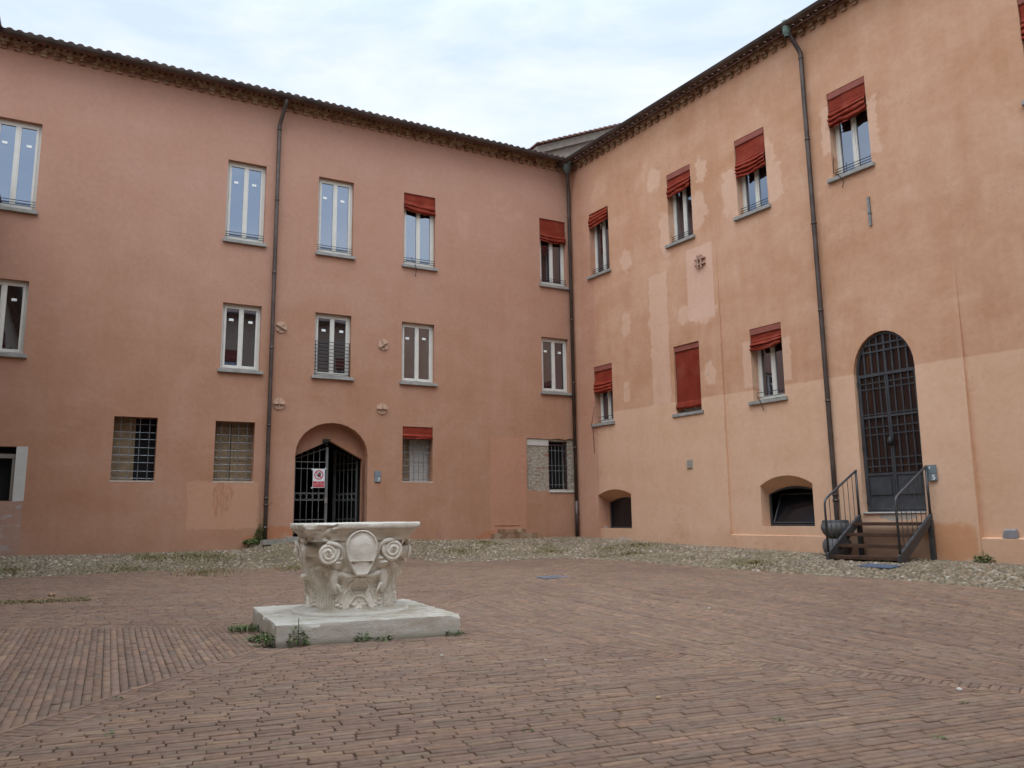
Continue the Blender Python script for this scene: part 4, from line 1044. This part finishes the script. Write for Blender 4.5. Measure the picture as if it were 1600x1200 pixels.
nhf = np.array([[noise.noise(Vector((math.cos(t) * 16, math.sin(t) * 16, z * 24))) for t in th_] for z in zz_[::2]]); nhf = np.repeat(nhf, 2, 0)[:NZ_]
flare = .050 * sm(.50, .74, ZZ) + .05 * sm(.76, .90, ZZ) + .012 * sm(.5, .29, ZZ)
RR = RD + flare + H * 1.3 * (1 + .35 * nhf) + nzv * .010 + np.maximum(0, nhf) * .006 - .03
phi = TH - np.pi / 2
Vd = np.stack([RR * np.cos(phi), RR * np.sin(phi), ZZ], 2).reshape(-1, 3)
I = (np.arange(NZ_ - 1)[:, None] * NT_ + np.arange(NT_)[None]); J = (np.arange(NZ_ - 1)[:, None] * NT_ + (np.arange(NT_)[None] + 1) % NT_)
Fd = np.stack([I.ravel(), J.ravel(), J.ravel() + NT_, I.ravel() + NT_], 1)
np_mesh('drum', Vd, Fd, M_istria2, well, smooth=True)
# abacus: square moulded top with a round well mouth
prof = [(.50, 1.055, 2.2), (.56, 1.06, 6), (.595, 1.068, 12), (.60, 1.075, 14), (.602, 1.10, 16), (.61, 1.125, 18), (.628, 1.15, 20), (.648, 1.172, 22), (.662, 1.188, 24), (.664, 1.200, 26), (.684, 1.204, 30), (.690, 1.212, 30), (.692, 1.235, 30), (.692, 1.262, 30), (.688, 1.270, 30), (.672, 1.273, 16), (.52, 1.272, 4), (.44, 1.270, 2), (.425, 1.255, 2), (.42, .9, 2)]
vs = []; N2 = 256
for i, (r, z, p) in enumerate(prof):
    for k in range(N2):
        a = 2 * math.pi * k / N2 + math.pi / 4; rr = r * supr(a, p) if p > 2 else r
        x, y = rr * math.cos(a), rr * math.sin(a)
        corner = max(0, rr / max(r, .01) - 1.0)
        if 2 < i < 16:
            n_ = noise.fractal(Vector((x * 5, y * 5, z * 6)), 1, 2, 4)
            chip = max(0, noise.noise(Vector((x * 4 + 2, y * 4, 1.5))) - .05) * .05 * (1 if z > 1.17 else .3)
            if x < -.30: chip += abs(noise.fractal(Vector((x * 9, y * 9, z * 12)), 1, 2, 4)) * .065
            s_ = 1 - chip / max(r, .1) + n_ * .006
            x *= s_; y *= s_; z2 = z - (chip * .5 if z > 1.24 else 0) + n_ * .003
        else: z2 = z
        vs.append((x, y, z2))
m = MB(); m.add(vs, [(i * N2 + k, i * N2 + (k + 1) % N2, (i + 1) * N2 + (k + 1) % N2, (i + 1) * N2 + k) for i in range(len(prof) - 1) for k in range(N2)])
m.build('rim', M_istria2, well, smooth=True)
m = MB(); m.add([(.44 * math.cos(a), .44 * math.sin(a), .5) for a in [2 * math.pi * k / 32 for k in range(32)]], [tuple(range(32))]); m.build('shaft_disc', M_dark, well)  # near-black disc inside the well shaft
# volutes: two at each corner, shields on each face
def volute(rot, sg):
    """scroll seen on a face; sg=+1 right end, -1 left end"""
    m = MB(); cx_, cz_, r0 = .375 * sg, .958 - (.03 if sg < 0 else 0), (.112 if rot == 0 else .068)
    pts = []; n_ = 64
    for i in range(n_ + 1):
        t = i / n_; a = math.pi * .5 * (1) + (-sg) * (-t * 4.7 * math.pi); rr = r0 * (1 - t) ** .8 + .012
        pts.append((cx_ + rr * math.cos(a), -.640 + .035 * (1 - t), cz_ + rr * math.sin(a)))
    m.tube(pts, [.024 * (1 - .55 * i / n_) for i in range(n_ + 1)], 8)
    # disc behind the spiral
    nn_ = 28
    for (y_, rr) in ((-.625, r0),): m.add([(cx_, -.635, cz_)] + [(cx_ + rr * math.cos(2 * math.pi * k / nn_), y_, cz_ + rr * math.sin(2 * math.pi * k / nn_)) for k in range(nn_)] + [(cx_ * .93 + rr * math.cos(2 * math.pi * k / nn_), -.40, cz_ + rr * math.sin(2 * math.pi * k / nn_)) for k in range(nn_)],
        [(0, 1 + k, 1 + (k + 1) % nn_) for k in range(nn_)] + [(1 + k, 1 + (k + 1) % nn_, 1 + nn_ + (k + 1) % nn_, 1 + nn_ + k) for k in range(nn_)])
    # ribbon arching down towards the shield
    rp = [(cx_ + (-sg) * x, -.60 - .02 * math.sin(i), cz_ + z) for i, (x, z) in enumerate(((-.02, .108), (.04, .112), (.09, .098), (.13, .065), (.155, .02), (.17, -.03), (.185, -.08)))]
    m.tube(rp, [.03, .03, .03, .028, .024, .018, .010], 8)
    m.lathe([(.0, .0), (.012, .004), (.016, .014)], (cx_, -.66, cz_), 8)
    for i, v in enumerate(m.v):
        nn3 = noise.noise(Vector(v) * 12 + Vector((rot, 0, 0))) * .006; m.v[i] = (v[0] + nn3, v[1] + nn3, v[2] + nn3)
    o = m.build('volute', M_istria2, well, smooth=True); o.rotation_euler = (0, 0, rot); return o
def shield(rot):
    m = MB(); n_ = 48; rings_ = []
    def outl(a, k):
        x = math.sin(a); z = math.cos(a)
        w_ = .182 * x if z > -.35 else .182 * (x / abs(x) if abs(x) > .01 else 0) * .937 * (.32 + .68 * max(0, min(1, (1 + z) / .65)) ** .8); return (w_ * k, .995 + (z * .185 if z > -.0 else z * .34) * k)
    lev = [(1.0, -.50), (1.0, -.668), (.97, -.683), (.91, -.686), (.88, -.676), (.6, -.690), (.3, -.697), (.001, -.70)]
    vs = []
    for k, y in lev:
        for i in range(n_): x, z = outl(2 * math.pi * i / n_, k); vs.append((x, y + .01 * (x / .18) ** 2, z + .01))
    m.add(vs, [(a * n_ + i, a * n_ + (i + 1) % n_, (a + 1) * n_ + (i + 1) % n_, (a + 1) * n_ + i) for a in range(len(lev) - 1) for i in range(n_)])
    m.box(-.125, .125, -.699, -.66, .835, .841)
    o = m.build('shield', M_istria2, well, smooth=True); o.rotation_euler = (0, 0, rot)
for q in range(4):
    if q % 2 == 0: shield(q * math.pi / 2)
    for sg in (-1, 1): volute(q * math.pi / 2, sg)
def putto(rot, sg):
    m = MB(); P = lambda s_, z_, y_=.580: (s_ * sg, -math.sqrt(y_ ** 2 - s_ ** 2), z_)
    bm_ = bmesh.new(); bmesh.ops.create_icosphere(bm_, subdivisions=3, radius=.056)
    m.add([Vector(P(.262, .80, .60)) + v.co for v in bm_.verts], [[v.index for v in f.verts] for f in bm_.faces]); bm_.free()
    m.tube([P(.262, .77), P(.275, .70), P(.290, .62), P(.285, .54), P(.26, .47)], [.034, .050, .048, .036, .012], 12)
    m.tube([P(.27, .715), P(.20, .685), P(.13, .655), P(.06, .668), P(.015, .668)], [.030, .030, .026, .022, .012], 10)
    m.tube([P(.30, .60), P(.24, .545), P(.20, .47)], [.032, .026, .010], 10)
    m.tube([P(.30, .76), P(.36, .80), P(.41, .76), P(.43, .66)], [.022, .026, .022, .010], 10)
    for i, v in enumerate(m.v):
        n3 = (noise.noise(Vector(v) * 22) * .012 + noise.noise(Vector(v) * 55) * .006); m.v[i] = (v[0] + n3, v[1] + n3, v[2] + n3)
    o = m.build('putto_relief', M_istria2, well, smooth=True); o.rotation_euler = (0, 0, rot)
for q in (0, 2):
    for sg in (-1, 1): putto(q * math.pi / 2, sg)

# ============================================================ STAIRCASE (facade B coordinates)
M_stair = plain('stair_steel', (.085, .085, .088), .45, .5, var=.2)
M_tread = plain('stair_tread', (.075, .038, .024), .6, 0, var=.35, scale=9)
st = empty('metal_staircase', 'short steel staircase with wooden treads and two railings below the arched door', 'staircase', MBx @ Matrix.Translation((10.04, 0, .42)))
XL_, XR_ = -.72, .72; o3 = .42
ST = [(-.42, 1.115 - o3), (-.70, .915 - o3), (-.97, .715 - o3), (-1.23, .515 - o3)]
for i, (y, z) in enumerate(ST):
    m = MB(); m.box(XL_ + .03, XR_ - .03, y - (.0 if i else 0), y + (.29 if i else .26), z - .03, z); m.box(XL_ + .03, XR_ - .03, y - .012, y - .001, z - .06, z + .002)
    m.build('tread', M_tread, st, bevel=.004)
for sx in (XL_, XR_):
    m = MB(); t_ = .03
    P = [(-1.30, -.02), (-1.30, .13), (-.16, .88 - .02), (-.16, .70), (-1.18, -.02)]
    m.add([(sx - t_, y, z) for y, z in P] + [(sx + t_, y, z) for y, z in P], [(0, 1, 2, 3, 4), (9, 8, 7, 6, 5)] + [(k, (k + 1) % 5, 5 + (k + 1) % 5, 5 + k) for k in range(5)])
    m.build('stringer', M_stair, st, bevel=.004)
    m = MB(); m.box(sx - .04, sx + .04, -.24, -.16, -.05, .74); m.build('leg', M_stair, st, bevel=.004)
    m = MB()
    y0, z0, y1, z1 = -1.24, 1.14, -.15, 1.72
    m.tube([(sx, -1.25, .1), (sx, -1.25, 1.05), (sx, -1.235, 1.115), (sx, -1.19, 1.165), (sx, -.20, 1.70), (sx, -.16, 1.715)], .022, 10)
    m.tube([(sx, -.18, .78), (sx, -.18, 1.71)], .024, 8)
    hr = m.build('handrail', M_stair, st, smooth=True)
    for i in range(6):
        y = -1.10 + i * .155; zt_ = 1.19 + (y + 1.19) * .54; zb2 = .13 + (y + 1.30) * .645
        MB().tube([(sx, y, zb2), (sx, y, zt_)], .0065, 6).build('baluster', M_stair, hr)

# ============================================================ small things
def plate(name, root_m, x, z, label, digit, w=.165, h=.29, y=-.03, extra=None):
    t = empty(name, label, 'sign', root_m @ Matrix.Translation((x, y, z)))
    m = MB(); m.box(-w / 2, w / 2, 0, .028, -h / 2, h / 2); m.build('plate', plain('plate_metal', (.25, .30, .34), .35, .4, var=.12), t, bevel=.004)
    def txt(s, size, px, pz):
        cu = bpy.data.curves.new('digit', 'FONT'); cu.body = s; cu.size = size; cu.extrude = .001; cu.align_x = 'CENTER'; cu.align_y = 'CENTER'; cu.offset = .002
        tmp = bpy.data.objects.new('tmp', cu); COL.objects.link(tmp); dg = bpy.context.evaluated_depsgraph_get(); me = bpy.data.meshes.new_from_object(tmp.evaluated_get(dg)); bpy.data.objects.remove(tmp)
        me.materials.append(M_sticker); o = bpy.data.objects.new('digit', me); COL.objects.link(o); o.parent = t; o.rotation_euler = (R(90), 0, 0); o.location = (px, -.003, pz); return o
    txt(digit, .13, .03, -.085)
    MB().box(-w / 2 + .004, w / 2 - .004, -.0012, .0, -.012, -.008).build('groove', M_iron, t)
    if extra: txt(extra, .06, -.035, .09)
    return t
plate('number_plate', MA, -6.18, 2.40, 'small grey-blue plate with the number 7 beside the arched gateway', '7')
plate('number_plate', MBx, 10.845, 2.01, 'small grey-blue plate with the number 5 right of the arched iron door', '5', y=-.145, extra='V')
# no entry sign on the gate
sg_ = empty('warning_sign', 'white and red no entry sign with a raised hand tied to the iron gate', 'sign', MA @ Matrix.Translation((-7.64, .315, 2.355)))
M_sw = plain('sign_white', (.72, .73, .74), .4, var=.03); M_sr = plain('sign_red', (.50, .035, .05), .4, var=.05); M_sk = plain('sign_black', (.03, .025, .028), .5)
MB().box(-.155, .155, 0, .006, -.24, .24).build('panel', M_sw, sg_)
m = MB(); n = 40
def ring(r0, r1, cx_, cz_, y): m.add([(cx_ + r0 * math.cos(2 * math.pi * k / n), y, cz_ + r0 * math.sin(2 * math.pi * k / n)) for k in range(n)] + [(cx_ + r1 * math.cos(2 * math.pi * k / n), y, cz_ + r1 * math.sin(2 * math.pi * k / n)) for k in range(n)], [(k, (k + 1) % n, n + (k + 1) % n, n + k) for k in range(n)])
ring(.093, .118, .0, .085, -.0035)
def bar(a, b, w_, y):
    d = Vector((b[0] - a[0], b[1] - a[1])).normalized(); q = Vector((-d.y, d.x)) * w_ / 2
    m.add([(a[0] + q.x, y, a[1] + q.y), (b[0] + q.x, y, b[1] + q.y), (b[0] - q.x, y, b[1] - q.y), (a[0] - q.x, y, a[1] - q.y)], [(0, 1, 2, 3)])
bar((-.073, .155), (.073, .015), .02, -.0045)
m.build('prohibition_ring', M_sr, sg_)
m = MB(); m.add([(-.145, -.002, -.225), (.145, -.002, -.225), (.145, -.002, -.08), (-.145, -.002, -.08)], [(0, 1, 2, 3)]); m.build('red_field', M_sr, sg_)
m = MB()
m.add([(x, -.003, z) for x, z in ((-.02, .03), (.035, .025), (.055, .06), (.05, .10), (-.025, .09), (-.04, .06))], [(0, 1, 2, 3, 4, 5)])
for a, b, w_ in (((-.012, .08), (-.03, .135), .017), ((.008, .09), (.0, .158), .017), ((.027, .09), (.027, .158), .017), ((.044, .085), (.054, .14), .016), ((-.03, .06), (-.068, .088), .018)): bar(a, b, w_, -.0032)
m.build('hand', M_sk, sg_)
def sign_text(s, size, z, mat, x=0):
    cu = bpy.data.curves.new('text', 'FONT'); cu.body = s; cu.size = size; cu.align_x = 'CENTER'; cu.align_y = 'CENTER'
    tmp = bpy.data.objects.new('tmp', cu); COL.objects.link(tmp); dg = bpy.context.evaluated_depsgraph_get(); me = bpy.data.meshes.new_from_object(tmp.evaluated_get(dg)); bpy.data.objects.remove(tmp)
    me.materials.append(mat); o = bpy.data.objects.new('lettering', me); COL.objects.link(o); o.parent = sg_; o.rotation_euler = (R(90), 0, 0); o.location = (x, -.005, z)
sign_text('VIETATO', .036, -.102, M_sw); sign_text("L'ACCESSO AI NON", .030, -.140, M_sw); sign_text('ADDETTI AI LAVORI', .030, -.175, M_sw); sign_text('AI LAVORI', .0, -.205, M_sw) if False else None
M_tape = plain('tape', (.6, .65, .66), .5)
for x, z in ((-.17, .225), (.17, .245), (-.17, -.245)): MB().box(x - .02, x + .02, -.012, .012, z - .02, z + .02).build('tape', M_tape, sg_)

M_pot = plain('grey_pot', (.125, .118, .118), .6, .1, var=.2, scale=4); M_potr = plain('dark_rim', (.045, .045, .05), .5)
def pot(name, z, label, upper):
    t = empty(name, label, 'plant pot', MBx @ Matrix.Translation((8.96, -.45, z)), group=None)
    if upper: pr_ = [(.12, .0), (.19, .03), (.25, .10), (.283, .18), (.283, .235), (.262, .295), (.24, .335)]; rimp = [(.262, .285), (.258, .30), (.246, .352), (.222, .356), (.215, .30), (.18, .25), (.0, .22)]
    else: pr_ = [(.17, .0), (.22, .04), (.262, .12), (.278, .20), (.27, .28), (.235, .34), (.2, .362)]; rimp = [(.2, .36), (.17, .366), (.13, .36), (.0, .355)]
    m = MB(); m.lathe(pr_, (0, 0, 0), 36); m.build('bowl', M_pot, t, smooth=True)
    m = MB(); m.lathe(rimp, (0, 0, 0), 36); m.build('rim', M_potr, t, smooth=True)
zp0 = gb(8.96, -.45) - .03
pot('round_pot', zp0, 'lower of two round grey pots stacked beside the metal stairs', False)
pot('round_pot', zp0 + .366, 'upper grey bowl-shaped pot with a dark rim stacked on the other pot', True)
# blue mat on the cobbles
m = MB(); q = [(10.38, -1.98), (11.02, -2.02), (11.04, -1.66), (10.40, -1.62)]
zs_ = [gb(*p) + .006 for p in q]; pts = [MBx @ Vector((p[0], p[1], z)) for p, z in zip(q, zs_)]
m.add(pts + [p + Vector((0, 0, .012)) for p in pts], [(0, 1, 2, 3), (4, 5, 6, 7), (0, 1, 5, 4), (1, 2, 6, 5), (2, 3, 7, 6), (3, 0, 4, 7)])
tag(m.build('floor_mat', plain('blue_mat', (.07, .09, .13), .8, var=.2)), 'flat slate-blue mat lying on the cobbles in front of the metal stairs', 'mat')
# drain grate in the paving
zg = g1(.74, 15.3); m = MB()
m.box(-.28, .28, -.18, -.15, -.02, .007); m.box(-.28, .28, .15, .18, -.02, .007); m.box(-.28, -.25, -.149, .149, -.02, .007); m.box(.25, .28, -.149, .149, -.02, .007)
for k in range(8): x = -.22 + k * .063; m.box(x - .014, x + .014, -.149, .149, -.015, .005)
g_ = m.build('drain_grate', plain('grate_steel', (.20, .205, .225), .6, .1)); g_.location = (.74, 15.3, zg + .006); g_.rotation_euler = (.04, -.0, R(27)); tag(g_, 'square grey metal drain grate set in the brick paving beyond the well', 'drain grate')
# broken stone kerb beside the gateway
def stones(name, pts, label, cat, mat, seed):
    r_ = random.Random(seed); m = MB()
    for (x, y, w_, d_, h_, a_) in pts:
        z = ga(x, y) - .02; c, s = math.cos(a_), math.sin(a_)
        vs = [(x + c * px * w_ - s * py * d_ + r_.uniform(-.01, .01), y + s * px * w_ + c * py * d_ + r_.uniform(-.01, .01), z + pz * h_ + r_.uniform(-.006, .006)) for pz in (0, 1) for py in (-.5, .5) for px in (-.5, .5)]
        m.add(vs, [(0, 2, 3, 1), (4, 5, 7, 6), (0, 1, 5, 4), (2, 6, 7, 3), (0, 4, 6, 2), (1, 3, 7, 5)])
    o = m.build(name, mat, None, bevel=.012); o.matrix_world = MA; return tag(o, label, cat)
M_kerb = plain('kerb_stone', (.30, .28, .24), .9, var=.2, scale=7)
stones('stone_kerb', [(-8.95, -.75, .6, .16, .12, .25), (-8.4, -.62, .45, .15, .13, .05)], 'rough stone kerb lying in the cobbles left of the gateway', 'kerb', M_kerb, 2)
# small rubble on the paving
pcol = [plain('pale_pebble', (.5, .46, .4), .9), plain('tan_pebble', (.36, .23, .14), .9)]
def pix_ground(px, py):
    z = 0
    for _ in range(40):
        d = fw * FPX + rt * (px - 800) + up * (600 - py); t = (z - 1.32) / d.z; P = d * t; z = .5 * z + .5 * g1(P.x, P.y)
    return Vector((P.x, P.y, z))
for i, (px, py, r, mi, lb) in enumerate(((690, 1025, .015, 0, 'pale stone chip on the bricks in front of the well slab'), (1029, 1092, .022, 1, 'tan stone chip on the brick paving in the right foreground'), (1499, 1079, .022, 0, 'pale stone chip near the right end of the diagonal brick band'),
        (852, 1032, .012, 0, 'whitish stone chip just below the diagonal brick band'), (1108, 951, .018, 0, 'small white scrap on the middle of the brick paving'), (81, 931, .05, 1, 'rusty lump on the bricks near the cobbles at the left'), (1410, 1034, .018, 1, 'dark little lump on the bricks at the right'))):
    P = pix_ground(px, py); bm = bmesh.new(); bmesh.ops.create_icosphere(bm, subdivisions=2, radius=r)
    for v in bm.verts: v.co *= 1 + .35 * noise.noise(v.co * 40 + Vector((i, 0, 0))); v.co.z *= .6
    me = bpy.data.meshes.new('stone_chip'); bm.to_mesh(me); bm.free(); me.materials.append(pcol[mi]); o = bpy.data.objects.new('stone_chip', me); COL.objects.link(o); o.location = P + Vector((0, 0, r * .4)); tag(o, lb, 'stone', 'stone chips on the paving')

# ------------------------------------------------------------ weeds
def m_leaf(name, a, b):
    t = NT(name); i = t.n('ShaderNodeAttribute', attribute_name='tint').outputs['Color']
    t.set(t.b.inputs['Subsurface Weight'], 0); return t.out(i, .6, .25)
M_leaf = m_leaf('weed_leaf', 0, 0)
def leaves(origin, n, rad, hgt, size, seed, cols, blade=False):
    r_ = np.random.default_rng(seed); V = []; F = []; C_ = []
    for i in range(n):
        a = r_.uniform(0, 2 * math.pi); rr = rad * math.sqrt(r_.random()); h = hgt * r_.random() * (1 - .6 * rr / rad) + .005
        p = Vector((origin[0] + rr * math.cos(a), origin[1] + rr * math.sin(a), origin[2] + h * (0 if blade else 1)))
        L = size * r_.uniform(.6, 1.4); W_ = L * (.10 if blade else .42); el = r_.uniform(.6, 1.4) if blade else r_.uniform(-.2, .9); b = a + r_.normal(0, .8)
        d = Vector((math.cos(b) * math.cos(el), math.sin(b) * math.cos(el), math.sin(el))); sd_ = Vector((-math.sin(b), math.cos(b), r_.normal(0, .3))).normalized() * W_
        k = len(V); V += [p, p + d * L * .5 + sd_ * .5, p + d * L + Vector((0, 0, -.25 * L)), p + d * L * .5 - sd_ * .5]; F.append((k, k + 1, k + 2, k + 3))
        c = np.array(cols[r_.integers(len(cols))]) * r_.uniform(.75, 1.25); C_ += [c] * 4
    return V, F, C_
GR = [(.075, .125, .035), (.10, .16, .05), (.06, .10, .03), (.15, .17, .06)]
DRY = [(.29, .22, .11), (.25, .20, .10), (.22, .20, .095), (.33, .25, .14)]
def plant(P, n, rad, h, size, seed, label, cols=GR, blade=False, name='weed', stalks=0):
    V, F, C_ = leaves((0, 0, 0), n, rad, h, size, seed, cols, blade)
    r_ = np.random.default_rng(seed + 1)
    for s in range(stalks):
        a = r_.uniform(0, 6.28); top = Vector((rad * .6 * math.cos(a), rad * .6 * math.sin(a), h * r_.uniform(.8, 1.3))); k = len(V); w_ = Vector((-math.sin(a), math.cos(a), 0)) * .004
        V += [-w_, w_, top + w_, top - w_]; F.append((k, k + 1, k + 2, k + 3)); C_ += [np.array(cols[0])] * 4
    o = np_mesh(name, [tuple(v) for v in V], F, M_leaf, col=np.array(C_)); o.location = P
    tag(o, label, 'plant'); return o
def slabpt(x, y): p = Ms @ Vector((x, y, 0)); return Vector((p.x, p.y, 0))
plant(slabpt(-1.05, -.92), 110, .09, .17, .05, 1, 'leafy green weed at the near left corner of the well slab', stalks=4)
plant(slabpt(-1.08, -.50), 170, .13, .07, .045, 2, 'grassy weed tuft along the left side of the well slab', blade=False)
plant(slabpt(-1.18, .35), 260, .20, .05, .10, 3, 'flat grass tuft spreading left from the rear left corner of the slab', blade=True)
plant(slabpt(-.74, -1.06), 120, .08, .24, .05, 4, 'tallest weed growing against the front of the well slab', stalks=5)
plant(slabpt(-.05, -1.06), 50, .06, .13, .06, 5, 'small dark green weed at the middle of the slab front', stalks=2)
plant(slabpt(.98, -1.09), 60, .09, .06, .04, 6, 'small green weed at the right front corner of the well slab')
plant(slabpt(.18, -1.05), 60, .10, .04, .05, 12, 'low green weed right of the middle of the slab front')
p = wpt(MA, -9.25, -.22, 0); plant(Vector((p.x, p.y, ga(-9.25, -.22))), 480, .28, .20, .07, 7, 'big green weed clump at the foot of the left downpipe', stalks=6)
p = wpt(MA, -9.12, -.10, 0); plant(Vector((p.x, p.y, ga(-9.12, -.1))), 200, .10, .62, .06, 8, 'thin tall weed climbing beside the left downpipe', stalks=3)
p = wpt(MBx, 11.66, -.26, 0); plant(Vector((p.x, p.y, gb(11.66, -.26))), 170, .14, .17, .06, 9, 'round green fern-like weed at the plinth right of the stairs', stalks=4)
for i, (px, py, lb) in enumerate(((170, 1148, 'tiny green weed in the foreground joints at the left'), (185, 1092, 'thin line of green weeds beside the left brick band'), (825, 1143, 'tiny weed in the bottom middle of the paving'), (1470, 1155, 'small grass tuft in the bricks at the lower right'), (1215, 1126, 'small weed in the bricks at the lower right middle'), (1508, 1100, 'faint grass tuft below the end of the right brick band'))):
    P = pix_ground(px, py); plant(P, 22, .04, .008, .02, 50 + i, lb)
# moss and grass among the cobbles
V, F, C_ = [], [], []
r_ = np.random.default_rng(99); cnt = 0
spots_ = [((300, 868), 1.2), ((330, 880), .8), ((455, 862), .5), ((1000, 852), .9), ((720, 852), .8), ((200, 880), .6), ((950, 858), .5), ((860, 862), .7), ((320, 895), .9), ((760, 860), .8), ((985, 866), .5), ((240, 872), .7), ((10, 885), .6), ((1180, 880), .7), ((385, 862), .7), ((435, 870), .5)]
for (px, py), rad in spots_:
    P = pix_ground(px, py); nb_ = int(700 * rad)
    for i in range(nb_):
        a = r_.uniform(0, 6.28); rr = rad * abs(r_.normal(0, .45)); x, y = P.x + rr * math.cos(a), P.y + rr * math.sin(a) 
        uA_, sA_, uB_, sB_ = walls_uv(x, y)
        if sA_ < .05 or sB_ < .1: continue
        z = g1(x, y) - .01; L = r_.uniform(.03, .075); b = r_.uniform(0, 6.28); w_ = Vector((math.cos(b), math.sin(b), 0)) * .012; k = len(V); t = Vector((r_.normal(0, .03), r_.normal(0, .03), L)); q0 = Vector((x, y, z))
        V += [q0 - w_, q0 + w_, q0 + t]; F.append((k, k + 1, k + 2)); c = np.array((DRY if r_.random() < .86 else GR)[r_.integers(4)]) * r_.uniform(.8, 1.2); C_ += [c] * 3
gr_ = np_mesh('grass', [tuple(v) for v in V], None, M_leaf, col=np.array(C_), F3=np.array(F)); tag(gr_, 'dry and green grass growing between the cobbles along the walls', kind='stuff')
# grass seam along the far left brick band
V, F, C_ = [], [], []
for i in range(1500):
    t = r_.random(); px = t * 140; py = 942 - 5 * t + r_.normal(0, 1.2); P = pix_ground(px, py) if i % 5 == 0 else P + Vector((r_.normal(0, .05), r_.normal(0, .05), 0))
    b = r_.uniform(0, 6.28); w_ = Vector((math.cos(b), math.sin(b), 0)) * .01; k = len(V); V += [P - w_, P + w_, P + Vector((r_.normal(0, .02), r_.normal(0, .02), r_.uniform(.01, .035)))]; F.append((k, k + 1, k + 2)); C_ += [np.array(DRY[r_.integers(4)]) * .9] * 3
gs_ = np_mesh('grass', [tuple(v) for v in V], None, M_leaf, col=np.array(C_), F3=np.array(F)); tag(gs_, 'thin seam of grass in the brick paving at the left edge', kind='stuff')
print('bricks verts', bcount)
